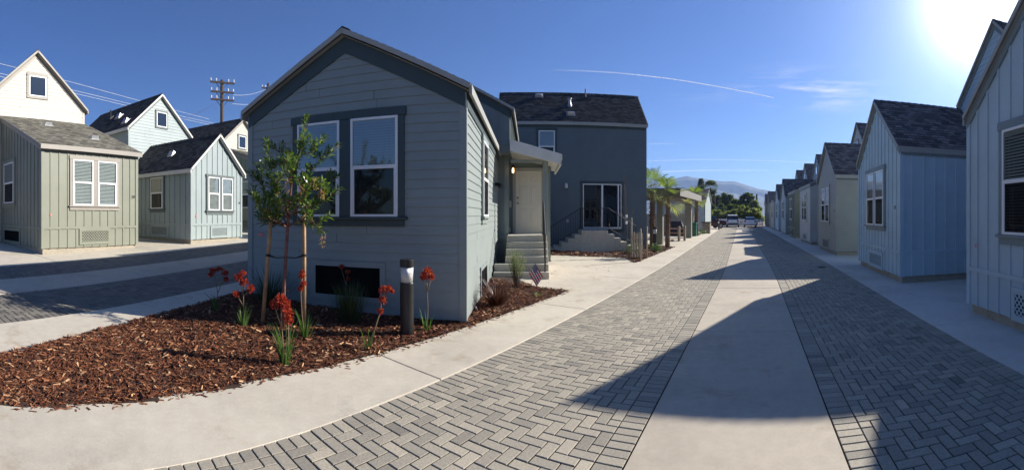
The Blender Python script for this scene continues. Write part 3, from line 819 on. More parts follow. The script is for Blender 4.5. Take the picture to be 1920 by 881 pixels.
hr.tube([(3.30, 4.45, .27), (3.30, 4.45, 1.22)], .019, 8); hr.tube([(3.30, 5.98, 1.13), (3.30, 5.98, 2.08)], .019, 8)
hr.tube([(3.30, 4.38, 1.2), (3.30, 4.45, 1.22), (3.30, 5.75, 2.08), (3.30, 6.0, 2.08)], .022, 8); hr.tube([(3.30, 4.45, .37), (3.30, 5.75, 1.22), (3.30, 5.98, 1.22)], .014, 6)
for k in range(1, 12): y = 4.45 + k * .117; hr.tube([(3.30, y, .37 + (y - 4.45) * .654), (3.30, y, 1.22 + (y - 4.45) * .66)], .008, 5)
hr.build('handrail', M['iron'], ct)
fl = MB(); p = wf['R'].P(5.3, 2.55, .02); n = wf['R'].n
fl.tube([p, p + n * .06], .05, 10); fl.tube([p + n * .05 + Vector((0, -.05, 0)), p + n * .18 + Vector((0, -.12, -.05))], [.05, .06], 10); fl.tube([p + n * .05 + Vector((0, .05, 0)), p + n * .18 + Vector((0, .1, -.06))], [.045, .055], 10)
fl.build('floodlight', M['black'], ct)
for q in ((.1, .3, 1.95, 2.15, 0, .09), (.12, .3, 1.2, 1.33, 0, .06)): mail = MB(); wbox(mail, lw, *q); mail.build('meter_box', M['grey_trim'], ct)

# ------------------------------------------------------------------ the two storey house behind it
bh = local_root('two_storey_house', 2.02, 19.5, AX, 'dark slate two-storey house with a sliding glass door, beyond the concrete court')
wb, broof = volume(bh, -3.45, 3.43, 0, 3.7, .3, 5.98, 7.72, 'x', 'lap', M['navy'], M['teal_trim'], M['roof_dark'], M['grey_trim'], .12, .06, frieze=.24, foot=-.4, corner='same')
window(bh, wb['F'], 1.84, 2.58, 4.12, 5.58, M['teal_trim'], 1, 'closed', .1, .02)
window(bh, wb['F'], 3.87, 5.68, 1.08, 3.16, M['teal_trim'], 1, None, .1, .02, style='slider', glass='dark_glass', name='sliding_door')
sd = MB(); wbox(sd, wb['F'], 4.73, 4.81, 1.12, 3.12, .02, .072); wbox(sd, wb['F'], 5.5, 5.56, 1.12, 3.12, .02, .07); wbox(sd, wb['F'], 3.9, 4.75, 1.12, 1.17, .02, .07); wbox(sd, wb['F'], 4.8, 5.66, 1.12, 1.16, .02, .07)
sd.build('door_stile', M['white'], bh)
lt = MB(); p = wb['F'].P(3.1, 3.1, 0); lt.tube([p, p + wb['F'].n * .1], .05, 8); lt.tube([p + wb['F'].n * .1 + Vector((0, 0, -.16)), p + wb['F'].n * .1 + Vector((0, 0, .08))], [.09, .06], 10); lt.build('wall_light', M['off_white'], bh, True)
ob = MB(); wbox(ob, wb['F'], 3.12, 3.22, 1.38, 1.52, 0, .06); ob.build('outlet_box', M['steel'], bh)
nrm = Vector((0, -1.74, 1.85)); 
def broof_p(x, t): return Vector((x, -.12 + t * 1.97, 5.98 - .11 + .12 + t * 1.85))
roof_vent(broof, broof_p(-1.55, .88), nrm, (1, 0, 0)); roof_vent(broof, broof_p(-.1, .25), nrm, (1, 0, 0)); roof_vent(broof, broof_p(-.1, .55), nrm, (1, 0, 0), 'flue'); roof_vent(broof, broof_p(.75, .86), nrm, (1, 0, 0), 'pipe')
# double flight of steps to the sliding door
sx0, sx1, ya, yb = .19, 1.33, -1.4, -.03
ss = MB(); ss.box(sx0, sx1, ya, yb, -.2, 1.06)
for k in range(1, 5): ss.box(sx0 - .29 * k, sx0 - .29 * (k - 1), ya, yb, -.2, 1.06 - .17 * k)
for k in range(1, 5): ss.box(sx1 + .29 * (k - 1), sx1 + .29 * k, ya, yb, -.2, 1.06 - .17 * k)
ss.build('entrance_steps', M['step'], bh, bevel=.01)
rl = MB()
def rail(y):
    pts = [(sx0 - 1.3, y, .3 + .92), (sx0 - .05, y, 1.06 + .95), (sx1 + .05, y, 1.06 + .95), (sx1 + 1.25, y, .35 + .9)]
    bot = [(sx0 - 1.3, y, .42), (sx0 - .05, y, 1.16), (sx1 + .05, y, 1.16), (sx1 + 1.25, y, .44)]
    rl.tube(pts, .018, 6); rl.tube(bot, .012, 6)
    for a, b in ((0, 1), (1, 2), (2, 3)):
        p, q, p2, q2 = map(Vector, (pts[a], pts[b], bot[a], bot[b])); n = max(2, round((q - p).length / .125))
        for i in range(n + 1): rl.tube([p2.lerp(q2, i / n), p.lerp(q, i / n)], .016 if i in (0, n) else .007, 5)
rail(ya + .06)
rl.build('stair_railing', M['iron'], bh)
# ------------------------------------------------------------------ houses along the left lane
GL = 'houses across the left lane'
RZL = AX + R(90)
h29 = local_root('shed_roof_house', -11.75, 7.15, RZL, 'sage green board-and-batten house under a low grey roof, with a cream gable rising behind', group=GL)
w9, r9 = volume(h29, -1.8, 1.8, 0, 3.75, .70, 3.80, 5.42, 'shed', 'batten', M['olive'], M['warm_trim'], M['roof_grey'], None, .14, .1, belt=1.28, foot=-.1, corner='same', sp=.29)
window(h29, w9['F'], 1.05, 2.71, 2.02, 3.46, M['warm_trim'], 2, 'open', .1, .02, gap=.17, screen=False)
vent(h29, w9['F'], 1.38, 2.38, .86, 1.2, M['olive'])
window(h29, w9['L'], .45, 1.45, 2.15, 3.6, M['olive'], 1, 'closed', .1, .02)
vent(h29, w9['L'], .45, 1.95, .80, 1.16, M['olive'], False)
number(h29, w9['F'], 3.42, 2.3, '29', .13); sticker(h29, w9['F'], .3, 1.72)
c9, cr9 = volume(h29, -2.49, 1.85, 3.76, 9.2, .7, 6.1, 8.1, 'y', 'lap', M['cream'], M['warm_trim'], M['roof_dark'], None, .12, .16, frieze=.16, foot=-.1, corner='same', wall_name='gable_wall')
window(h29, c9['F'], 1.84, 2.58, 6.42, 7.22, M['warm_trim'], 1, None, .09, 0, style='fixed', glass='dark_glass')
n9 = Vector((0, -1.62, 3.75)); 
roof_vent(r9, (-.35, 2.7, 3.92 + 2.7 * .432), n9, (1, 0, 0)); roof_vent(r9, (.75, 1.2, 3.92 + 1.2 * .432), n9, (1, 0, 0))

h30 = local_root('gable_front_house', -11.3, 12.6, RZL, 'pale blue board-and-batten house with a steep dark gable, next to the sage green house', group=GL)
w0, r0_ = volume(h30, -1.5, 1.5, 0, 4.2, .80, 3.42, 4.80, 'y', 'batten', M['pale_blue'], M['pale_trim'], M['roof_dark'], M['off_white'], .12, .14, belt=1.32, foot=-.1, corner='same', frieze=.1, sp=.29)
window(h30, w0['F'], .90, 2.36, 1.90, 3.2, M['pale_trim'], 2, 'open', .08, .02, gap=.14, screen=False)
vent(h30, w0['F'], 1.14, 2.02, .90, 1.2, M['pale_blue'])
window(h30, w0['L'], 1.9, 2.66, 1.98, 3.24, M['pale_trim'], 1, 'closed', .08, .02)
vent(h30, w0['L'], 1.95, 2.9, .94, 1.24, M['pale_blue'])
number(h30, w0['F'], 2.84, 2.2, '30', .1); sticker(h30, w0['F'], .28, 1.68)
c0, cr0 = volume(h30, -1.28, 2.52, 4.21, 9.4, .8, 5.66, 7.36, 'y', 'lap', M['pale_blue'], M['pale_trim'], M['roof_dark'], M['off_white'], .12, .14, frieze=.12, foot=-.1, corner='same', wall_name='gable_wall')
window(h30, c0['F'], 1.62, 2.26, 5.92, 6.62, M['pale_trim'], 1, None, .07, 0, style='fixed', glass='dark_glass')
roof_vent(r0_, (-.75, 1.9, 4.2), Vector((-1.38, 0, 1.5)), (0, 1, 0))
roof_vent(cr0, (-.35, 6.3, 6.65), Vector((-1.7, 0, 1.9)), (0, 1, 0)); roof_vent(cr0, (-.95, 4.9, 6.08), Vector((-1.7, 0, 1.9)), (0, 1, 0)); roof_vent(cr0, (-.25, 7.2, 6.78), Vector((-1.7, 0, 1.9)), (0, 1, 0), 'pipe')

h31 = local_root('shed_roof_house', -11.5, 19.2, RZL, 'white gabled house with an olive lower wall, half hidden beyond the pale blue house', group=GL)
w1, r1_ = volume(h31, -1.6, 1.6, 0, 3.8, 1.05, 4.0, 5.3, 'shed', 'batten', M['moss'], M['warm_trim'], M['roof_grey'], None, .14, .1, belt=1.6, foot=.1, corner='same')
window(h31, w1['L'], 1.2, 2.1, 2.1, 3.5, M['moss'], 1, 'closed', .08, .02); vent(h31, w1['L'], 1.1, 2.2, 1.15, 1.45, M['moss'])
window(h31, w1['F'], .8, 2.4, 2.2, 3.5, M['moss'], 2, 'closed', .08, .02)
c1_, cr1 = volume(h31, -1.7, 1.7, 3.81, 9.2, 1.0, 5.8, 7.15, 'y', 'lap', M['cream'], M['warm_trim'], M['roof_dark'], None, .12, .14, frieze=.12, foot=.1, corner='same', wall_name='gable_wall')
window(h31, c1_['F'], 1.3, 1.95, 5.55, 6.25, M['pale_trim'], 1, None, .07, 0, style='fixed', glass='dark_glass')

# ------------------------------------------------------------------ the row along the right side
GR = 'row of narrow houses along the right side of the lane'
RH = [  # near y, roof kind, siding, wall, roof colour, has tall rear, label
    (2.30, 'y', 'batten', 'row_blue_grey', False, 'blue-grey gabled house with wide battens, closest to the camera on the right'),
    (9.83, 'y', 'batten', 'row_blue', True, 'bright denim blue board-and-batten house with a steep gable and a house number'),
    (17.35, 'y', 'lap', 'taupe', False, 'taupe clapboard house with a steep gable, between the denim blue and the pale grey house'),
    (23.9, 'shed', 'lap', 'ash', True, 'pale grey flat-eaved house just beyond the taupe gabled house'),
    (30.7, 'shed', 'batten', 'moss', False, 'dark moss green flat-eaved house after the pale grey one'),
    (37.0, 'y', 'lap', 'mist', True, 'misty blue gabled house beyond the dark moss green house'),
    (43.8, 'y', 'lap', 'row_blue_grey', True, 'slim grey-blue gabled house, seventh from the near end of the right row'),
    (50.2, 'shed', 'lap', 'ash', True, 'low flat-eaved pale house, third from the far end of the right row'),
    (57.4, 'y', 'batten', 'taupe', False, 'small gabled house, second to last in the right row'),
    (64.5, 'y', 'lap', 'moss', False, 'dark house that closes the far end of the right row')]
for i, (ny, ax, sd_, col, rear, lab) in enumerate(RH):
    cy = ny + 2.07; fx = 3.56 + bend(cy)
    rz = R(-90) + (R(1.7) if ny > 15 else 0)
    h = tag(empty('row_house', (fx, cy, 0), rz), lab, 'house', GR)
    far = ny > 35
    dep = 2.75 if rear else (4.6 if ax == 'shed' else 7.6)
    ze, zr = (3.32, 4.92) if ax == 'y' else (3.42, 4.75)
    w, rf = volume(h, -2.07, 2.07, 0, dep, .2, ze, zr, ax, sd_, M[col], M['row_trim'] if i != 2 else M['pale_trim'], M['roof_brown'], M['grey_trim'], .05, .08, walls='FR', frieze=.13,
                   belt=.76 if sd_ == 'batten' else None, foot=-.4, corner='same', sp=.32)
    mt = M['row_trim'] if i < 2 else M[col]
    window(h, w['F'], 1.13, 2.85, 1.42, 2.97, mt, 2, 'closed' if i else 'open', .1, .03, gap=.13, bev=.003 if i < 2 else 0)
    if not far: vent(h, w['F'], 1.42, 2.62, .27, .58, M[col], True)
    if i == 1: vent(h, w['R'], 1.85, 2.75, .3, .62, M[col]); number(h, w['F'], 3.78, 1.86, '17', .13)
    if i == 0: sticker(h, w['F'], .3, 1.2)
    if i == 2: number(h, w['F'], 3.8, 1.86, '16', .12)
    if i == 1:
        cn = MB(); wbox(cn, w['R'], 2.42, 2.47, .95, 3.0, 0, .05); wbox(cn, w['R'], 2.38, 2.5, 2.3, 2.55, 0, .09); cn.build('conduit', M[col], h)
    if rear:
        c_, cr_ = volume(h, -.1, 4.1, dep + .01, dep + 5.2, .2, 5.1, 6.95, 'y', 'lap', M[col if i != 7 else 'mist'], M['row_trim'], M['roof_brown'], M['grey_trim'], .05, .08, walls='F', frieze=.13, foot=-.4, corner=False, wall_name='gable_wall')
        if i in (3, 5, 6, 7): window(h, c_['F'], 1.75, 2.45, 5.3, 6.0, M['row_trim'], 1, None, .07, 0, style='fixed', glass='dark_glass')
        if i == 1: roof_vent(cr_, (.35, 5.6, 5.65), Vector((-1.85, 0, 2.1)), (0, 1, 0), 'pipe')
    elif i == 4:
        volume(h, -2.0, 2.0, dep + .01, dep + 4.0, .2, 3.4, 4.9, 'x', 'lap', M[col], M['row_trim'], M['roof_brown'], M['grey_trim'], .1, .1, walls='', frieze=.1, corner=False)
# ------------------------------------------------------------------ planting beds
def bed(name, poly, label_none=None, cell=.09, skip=None, h=.045):
    xs = [p[0] for p in poly]; ys = [p[1] for p in poly]
    def inside(x, y):
        c = False
        for (x1, y1), (x2, y2) in zip(poly, poly[1:] + poly[:1]):
            if (y1 > y) != (y2 > y) and x < (x2 - x1) * (y - y1) / (y2 - y1) + x1: c = not c
        return c
    mb = MB(); x = min(xs)
    def P(a, b): return (a, b, zg(a) + h + .018 * mnoise.noise((a * 3, b * 3, 0)) + .012 * mnoise.noise((a * 11, b * 11, 3)))
    while x < max(xs):
        y = min(ys)
        while y < max(ys):
            if inside(x + cell / 2, y + cell / 2): mb.face([P(x, y), P(x + cell, y), P(x + cell, y + cell), P(x, y + cell)])
            y += cell
        x += cell
    tag(mb.build(name, M['mulch_bed'], smooth=True), kind='structure')
    return inside, P
def chips(name, inside, P, box, n, skip=None, falloff=6.0, size=1.0):
    V, T = [], []; x0, x1, y0, y1 = box; got = 0
    while got < n:
        a, b = rnd.uniform(x0, x1), rnd.uniform(y0, y1)
        if not inside(a, b) or (skip and skip(a, b)): got += .02; continue
        r_ = math.hypot(a, b)
        if rnd.random() > min(1, (falloff / r_) ** 1.3): got += .05; continue
        got += 1
        big = rnd.random() < .045
        L = size * (rnd.lognormvariate(-3.55, .5) if not big else rnd.uniform(.05, .10)); L = min(L, .11 * size)
        wd = L * rnd.uniform(.12, .34); yaw = rnd.uniform(0, 2 * PI); pit = rnd.gauss(0, .28); rol = rnd.gauss(0, .5)
        c = Vector(P(a, b)) + Vector((0, 0, rnd.uniform(-.002, .026)))
        d = Vector((math.cos(yaw) * math.cos(pit), math.sin(yaw) * math.cos(pit), math.sin(pit)))
        s = d.cross(Vector((0, 0, 1))).normalized(); u = s.cross(d); s, u = s * math.cos(rol) + u * math.sin(rol), u * math.cos(rol) - s * math.sin(rol)
        th = max(.0025, wd * .35); d *= L / 2; s *= wd / 2; u *= th
        tp = rnd.uniform(.35, 1)
        p = [c - d - s, c + d - s * tp, c + d + s * tp, c - d + s]
        q = [v + u for v in p]
        t = .9 + rnd.random() * .1 if big and rnd.random() < .7 else min(.86, max(0, rnd.gauss(.42, .24)))
        V += [[q[0], q[1], q[2], q[3]], [p[0], p[1], q[1], q[0]], [p[3], q[3], q[2], p[2]]]; T += [t, t * .8, t * .8]
    return tag(quads(name, V, M['chips'], T), 'loose reddish brown bark chips spread over the bed', None, None, 'stuff')
XC = -3.85
def xc(b): return XC + .26 * min(1, max(0, (1.8 - b) / 2.4))
def spill():
    V, T = [], []
    for _ in range(330):
        b = rnd.uniform(-.6, 8.3); a = xc(b) + abs(rnd.gauss(0, .045))
        L = rnd.uniform(.008, .035); yaw = rnd.uniform(0, 6.3); d = Vector((math.cos(yaw), math.sin(yaw), 0)) * L; s = Vector((-d.y, d.x, 0)) * rnd.uniform(.15, .35); c = Vector((a, b, zg(a) + .041))
        V.append([c - d - s, c + d - s, c + d + s + Vector((0, 0, .004)), c - d + s + Vector((0, 0, .004))]); T.append(rnd.uniform(.1, .8))
    for _ in range(90):
        a, b = rnd.uniform(-7.5, -4.0), rnd.uniform(8.6, 15); L = rnd.uniform(.015, .045); yaw = rnd.uniform(0, 6.3); d = Vector((math.cos(yaw), math.sin(yaw), 0)) * L; s = Vector((-d.y, d.x, 0)) * .4; c = Vector((a, b, zg(a) + .032))
        V.append([c - d, c - s, c + d + Vector((0, 0, .012)), c + s + Vector((0, 0, .006))]); T.append(rnd.uniform(.05, .6))
    tag(quads('leaf_litter', V, M['chips'], T), kind='stuff')
spill()
def lpt(v, u): return uv2xy(u, v)
bpoly = [*[(xc(b), b) for b in (-3.2, -2, -1, -.5, 0, .5, 1, 1.5, 2, 3, 5, 7, 8.34)], (-4.75, 8.34), lpt(12.0, -.9), lpt(12.0, -5.12), lpt(6.5, -5.10), lpt(4.4, -5.0), lpt(2.8, -4.84), lpt(1.6, -4.63)]
ins, Pb = bed('mulch_bed', bpoly)
def in_house(x, y): u, v = xy2uv(x, y); return -4.8 < u < -1.0 and v > 6.4
chips('bark_chips', ins, Pb, (-7.5, -3.5, -1.8, 8.4), 66000, in_house, size=.86)
b2 = [(-3.97, 14.0), (-3.97, 21.6), (-5.6, 22.2), (-5.9, 18.0), (-6.0, 16.6), lpt(17.6, .2), lpt(15.95, .2), lpt(15.75, 3.6)]
ins2, Pb2 = bed('mulch_bed', b2, cell=.15, h=.04)
chips('bark_chips', ins2, Pb2, (-9.5, -3.97, 13.8, 22.3), 5000, None, 16, 1.7)
b3 = [(-4.0 + bend(33), 32.6), (-4.0 + bend(36), 37.5), (-4.7 + bend(36), 37.5), (-4.9, 32.6)]
bed('mulch_bed', b3, cell=.25, h=.04)

# ------------------------------------------------------------------ plant builders
def perp(d):
    a = d.cross(Vector((0, 0, 1)))
    return (a if a.length > 1e-3 else Vector((1, 0, 0))).normalized()
def blades(V, T, base, n, length, width, spread, droop, seg=4, r0=.05, tmu=.45, ts=.2, lean=(0, 0)):
    """arching strap leaves from one root: rows of 4 vertex faces"""
    for _ in range(n):
        az = rnd.uniform(0, 2 * PI); L = length * rnd.uniform(.55, 1.1); sp = spread * rnd.uniform(.3, 1.2); w = width * rnd.uniform(.7, 1.2)
        p = Vector(base) + Vector((math.cos(az), math.sin(az), 0)) * r0 * rnd.random()
        d = Vector((math.cos(az) * sp + lean[0], math.sin(az) * sp + lean[1], 1)).normalized()
        s = Vector((-math.sin(az + rnd.gauss(0, .5)), math.cos(az), 0)).normalized(); t = min(1, max(0, rnd.gauss(tmu, ts)))
        pts = []
        for k in range(seg + 1):
            pts.append((p.copy(), w * (1 - (k / seg) ** 1.8) * .5 + .0006))
            p = p + d * (L / seg); d = (d + Vector((0, 0, -droop * L * (k + 1) / seg)) ).normalized()
        for (a, wa), (b, wb) in zip(pts[:-1], pts[1:]): V.append([a - s * wa, a + s * wa, b + s * wb, b - s * wb]); T.append(t)
def leaf(V, T, p, d, L, w, t, up=None):
    d = d.normalized(); s = d.cross(up or Vector((rnd.gauss(0, .5), rnd.gauss(0, .5), 1))); s = (s if s.length > 1e-3 else perp(d)).normalized()
    n = s.cross(d) * (w * .18)
    m = p + d * (L * .45)
    V.append([p, m + s * w * .5 + n, p + d * L, m - s * w * .5 + n]); T.append(t)

# young tree: trunk leaning a little, upright limbs, lance leaves, coral flower spikes
tb_ = ground(530, 619); TR = math.hypot(tb_.x, tb_.y)
def tp_(px, py, dr=0.0): return at(px, py, TR + dr)
tree = tag(empty('young_tree', tb_), 'slender young broadleaf tree with a reddish trunk, tied between two wooden stakes', 'tree')
def loc(p): return Vector(p) - tb_
tk = MB()
trunk_px = [(530, 620, 0), (533, 540, 0), (536, 480, .02), (539, 430, 0), (541, 400, 0), (546, 350, 0), (556, 300, .02), (568, 255, 0), (575, 218, 0)]
tk.tube([loc(tp_(*q)) for q in trunk_px], [.030, .027, .025, .023, .020, .015, .011, .007, .004], 10)
limbs = [[(541, 405, 0), (520, 370, -.1), (506, 320, -.16), (499, 262, -.2)], [(541, 410, 0), (510, 385, .1), (490, 345, .2), (481, 310, .25)],
         [(540, 425, 0), (505, 410, -.15), (486, 385, -.22), (477, 350, -.25)], [(546, 345, 0), (530, 315, .2), (526, 285, .3), (529, 268, .3)],
         [(548, 340, 0), (575, 325, -.1), (605, 300, -.18), (636, 270, -.22)], [(544, 370, 0), (580, 355, .1), (612, 340, .2), (638, 330, .2)],
         [(541, 405, 0), (575, 392, -.12), (610, 375, -.2), (640, 352, -.25)], [(540, 425, 0), (566, 412, -.2), (590, 420, -.3), (607, 436, -.35)],
         [(540, 420, 0), (515, 418, .15), (495, 412, .2), (483, 398, .25)], [(539, 428, 0), (520, 412, -.2), (500, 396, -.3), (492, 372, -.3)], [(539, 425, 0), (522, 420, .3), (503, 420, .35), (488, 418, .4)], [(556, 300, 0), (566, 290, -.15), (588, 285, -.25), (596, 262, -.3)],
         [(546, 350, 0), (545, 330, -.25), (535, 310, -.35), (540, 288, -.4)], [(541, 395, 0), (560, 385, .25), (585, 380, .35), (600, 362, .4)],
         [(541, 405, 0), (535, 380, -.3), (520, 345, -.4), (522, 325, -.45)], [(543, 385, 0), (565, 360, -.3), (590, 350, -.35), (607, 338, -.4)],
         [(541, 408, 0), (555, 395, -.25), (575, 360, -.45), (580, 330, -.5)], [(540, 422, 0), (525, 400, .35), (510, 375, .45), (513, 350, .5)]]
V, T = [], []; LV, LT = [], []
def leafy(pts, step=.0115, L0=.108, sub=True):
    cum = 0
    for a, b in zip(pts[:-1], pts[1:]):
        d = (b - a); n = max(1, int(d.length / step)); d.normalize()
        for k in range(n):
            cum += 1
            p = a.lerp(b, k / n); az = cum * 2.4 + rnd.gauss(0, .3)
            o = perp(d); q = d.cross(o); o = o * math.cos(az) + q * math.sin(az)
            t = min(1, max(0, rnd.gauss(.42, .22)))
            leaf(LV, LT, p, o * 1.0 + d * rnd.uniform(.5, 1.1) + Vector((0, 0, .15)), L0 * rnd.uniform(.65, 1.15), .033 * rnd.uniform(.7, 1.25), t)
for lb in limbs:
    pts = [loc(tp_(*q)) for q in lb]
    tk.tube(pts, [.011, .008, .006, .003], 7)
    leafy(pts[1:])
    leafy([pts[0].lerp(pts[1], .5), pts[1]], .03)
    for i in (1, 2):
        for _ in range(3):
            e = pts[i] + Vector((rnd.gauss(0, .12), rnd.gauss(0, .12), rnd.uniform(.05, .26)))
            tk.tube([pts[i], e], [.005, .002], 5); leafy([pts[i].lerp(e, .25), e], .012, .105)
leafy([loc(tp_(*q)) for q in trunk_px[5:]], .011)
tk.build('trunk', M['bark'], tree, True)
quads('crown', LV, M['leaf_tree'], LT, tree)
for q in ((537, 336, -.45), (565, 340, -.5), (590, 332, -.5), (604, 348, -.45), (527, 374, -.3), (605, 440, -.36)):
    p = loc(tp_(*q)); V, T = [], []
    for _ in range(38):
        c = p + Vector((rnd.gauss(0, .02), rnd.gauss(0, .02), rnd.uniform(-.16, .02)))
        leaf(V, T, c, Vector((rnd.gauss(0, 1), rnd.gauss(0, 1), -1.2)), .035, .009, rnd.random())
    quads('flower_cluster', V, M['flower_pink'], T, tree)
# stakes with rubber ties
for (bx, by, tx, ty, lab) in ((492, 612, 509, 398, 'leaning wooden tree stake with black ties, away from the bollard'), (571, 619, 570, 395, 'upright wooden tree stake with black ties, nearer the bollard')):
    b_ = ground(bx, by); r_ = math.hypot(b_.x, b_.y); tpp = at(tx, ty, r_ - .05)
    s = tag(empty('tree_stake', b_), lab, 'stake', 'stakes beside the young tree')
    m_ = MB(); d = tpp - b_; m_.tube([d * -.1, d * .33, d * .66, d], [.030, .029, .028, .027], 12); m_.build('pole', M['stake'], s, True)
    for zf in (478, 414):
        tt = MB(); pr_ = at(536, zf + 3, TR) - b_; k = (at(bx, zf, r_).z - b_.z) / d.z; q = d * k
        for j in range(2): tt.tube([q + Vector((0, 0, -.012 + .02 * j)), q.lerp(pr_, .5) + Vector((0, 0, -.03)), pr_ + Vector((0, 0, -.01))], .007, 6)
        tt.lathe([(.035, -.018), (.035, .018)], 12); 
        n_ = len(tt.v) - 24
        for i in range(n_, len(tt.v)): v0 = Vector(tt.v[i]) + q; tt.v[i] = tuple(v0)
        tt.build('tie', M['rubber'], s)

# kangaroo paws: strap leaves, branching stems, clusters of tubular red flowers
def paw(px, py, heads, stems, nl, lh, label):
    b_ = ground(px, py); b_.z += .03; r_ = math.hypot(b_.x, b_.y)
    o = tag(empty('kangaroo_paw', b_), label, 'flower', 'red flowering plants in the mulch bed')
    V, T = [], []; blades(V, T, (0, 0, 0), nl, lh * 1.35, .020, .38, 1.1)
    quads('foliage', V, M['leaf_strap'], T, o)
    m_ = MB(); V, T = [], []
    for st_ in stems:
        pts = [at(*q[:2], r_ + (q[2] if len(q) > 2 else 0)) - b_ for q in st_]
        m_.tube(pts, [.007] * (len(pts) - 1) + [.004], 6)
    m_.build('flower_stalk', M['stem'], o, True)
    for hd in heads:
        (hx, hy, hr_) = hd[:3]; c = at(hx, hy, r_ + (hd[3] if len(hd) > 3 else 0)) - b_; R_ = hr_ * .72 * r_ / F; V, T = [], []
        for _ in range(int(70 + R_ * 500)):
            d = Vector((rnd.gauss(0, 1), rnd.gauss(0, 1), rnd.gauss(.1, .8))).normalized(); p = c + d * R_ * rnd.uniform(.15, .8)
            dd = (d + Vector((0, 0, .3))).normalized(); L = R_ * rnd.uniform(.35, .6); s = perp(dd); q = s.cross(dd); t = rnd.random()
            wv = .0055
            for a, b in ((s, q), (q, s)): V.append([p - a * wv * .5, p + a * wv * .5, p + dd * L + a * wv * 1.5, p + dd * L - a * wv * 1.5]); T.append(t)
        quads('flower_head', V, M['flower'], T, o)
paw(536, 690, [(527, 563, 17), (538, 585, 15), (515, 570, 12), (540, 545, 0.1), (541, 600, 13), (536, 572, 14)], [[(536, 688), (530, 640), (527, 590), (527, 565)], [(530, 620), (520, 590), (514, 572)], [(536, 688), (541, 640), (541, 602)]], 26, .42, 'tall kangaroo paw with three red flower heads, nearest the walk in front of the tree')
paw(456, 618, [(447, 520, 11), (458, 530, 12), (470, 543, 11), (442, 552, 9), (456, 512, 8)], [[(456, 616), (457, 580), (456, 550), (450, 522)], [(456, 556), (468, 545)], [(457, 575), (446, 556)], [(456, 545), (457, 530)]], 18, .28, 'red kangaroo paw with loose flower heads, on the lit mulch by the shaded walk')
paw(405, 588, [(400, 508, 9), (412, 505, 8), (422, 512, 8), (424, 524, 7), (395, 515, 7)], [[(405, 586), (408, 550), (403, 512)], [(408, 550), (416, 530), (421, 514)], [(405, 586), (395, 560), (383, 548)], [(416, 532), (424, 525)]], 16, .22, 'dark red kangaroo paw standing in shade at the lane edge of the bed')
paw(572, 642, [(566, 518, 9), (569, 532, 8), (564, 541, 8), (567, 510, 6)], [[(572, 640), (566, 590), (564, 550), (567, 515)]], 22, .33, 'single-stemmed red kangaroo paw growing beside the upright stake')
paw(691, 662, [(718, 544, 12), (728, 542, 9), (717, 563, 10), (713, 583, 9), (735, 546, 6)], [[(691, 660), (702, 620), (713, 584), (718, 548)], [(716, 562), (727, 545)]], 9, .26, 'thin kangaroo paw with three stacked red heads, in front of the bollard')
paw(801, 625, [(801, 512, 15), (808, 520, 9), (794, 520, 9)], [[(801, 623), (802, 580), (801, 545), (800, 518)], [(801, 545), (794, 526)], [(801, 548), (808, 525)]], 9, .24, 'kangaroo paw with one rounded rust red head, between the bollard and the house corner')
paw(646, 588, [(640, 500, 6), (652, 510, 7), (653, 522, 6)], [[(646, 586), (648, 540), (652, 512)], [(649, 535), (640, 503)]], 12, .3, 'dark red kangaroo paw in shade before the cottage vent')
def clump(name, px, py, n, L, w, spread, droop, mat, label, r0=.1, cat='plant', seg=5):
    b_ = ground(px, py); b_.z += .03
    V, T = [], []; blades(V, T, (0, 0, 0), n, L, w, spread, droop, seg, r0)
    o = quads(name, V, M[mat], T); o.location = b_; tag(o, label, cat); return o
clump('grass_tussock', 655, 612, 420, .64, .005, .36, .35, 'leaf_dark', 'tall dark green grass tussock under the cottage window', .16)
clump('grass_tussock', 505, 580, 320, .72, .007, .75, .35, 'leaf_dark', 'spiky dark tussock in shade behind the leaning stake', .14)
clump('bronze_flax', 930, 578, 190, .62, .016, .75, 1.0, 'leaf_red', 'bronze red flax clump beside the cottage steps', .1)
clump('bronze_flax', 897, 588, 26, .3, .012, .9, .8, 'leaf_red', 'tiny bronze flax tuft against the sunlit cottage wall', .05)
clump('grass_tuft', 1010, 560, 40, .16, .006, .9, 1.0, 'leaf_sage', 'small grey green tuft in the mulch near the little flag', .05)
# airy grey-green shrub
b_ = ground(968, 540); sh = tag(empty('sage_shrub', b_), 'airy grey-green shrub growing in front of the porch steps', 'shrub')
m_ = MB(); V, T = [], []
for k in range(46):
    az = rnd.uniform(0, 2 * PI); r_ = rnd.uniform(.02, .24); hgt = rnd.uniform(.45, .88)
    e = Vector((math.cos(az) * r_, math.sin(az) * r_, hgt)); mid = e * .5 + Vector((math.cos(az), math.sin(az), 0)) * .02
    m_.tube([Vector((0, 0, -.02)), mid, e], [.007, .004, .002], 5)
    for _ in range(46):
        p = mid.lerp(e, rnd.random() ** .7) + Vector((rnd.gauss(0, .02), rnd.gauss(0, .02), rnd.gauss(0, .02)))
        leaf(V, T, p, Vector((rnd.gauss(0, 1), rnd.gauss(0, 1), rnd.gauss(.6, .6))), rnd.uniform(.025, .05), .009, rnd.random())
m_.build('stem', M['bark_grey'], sh); quads('foliage', V, M['leaf_sage'], T, sh)

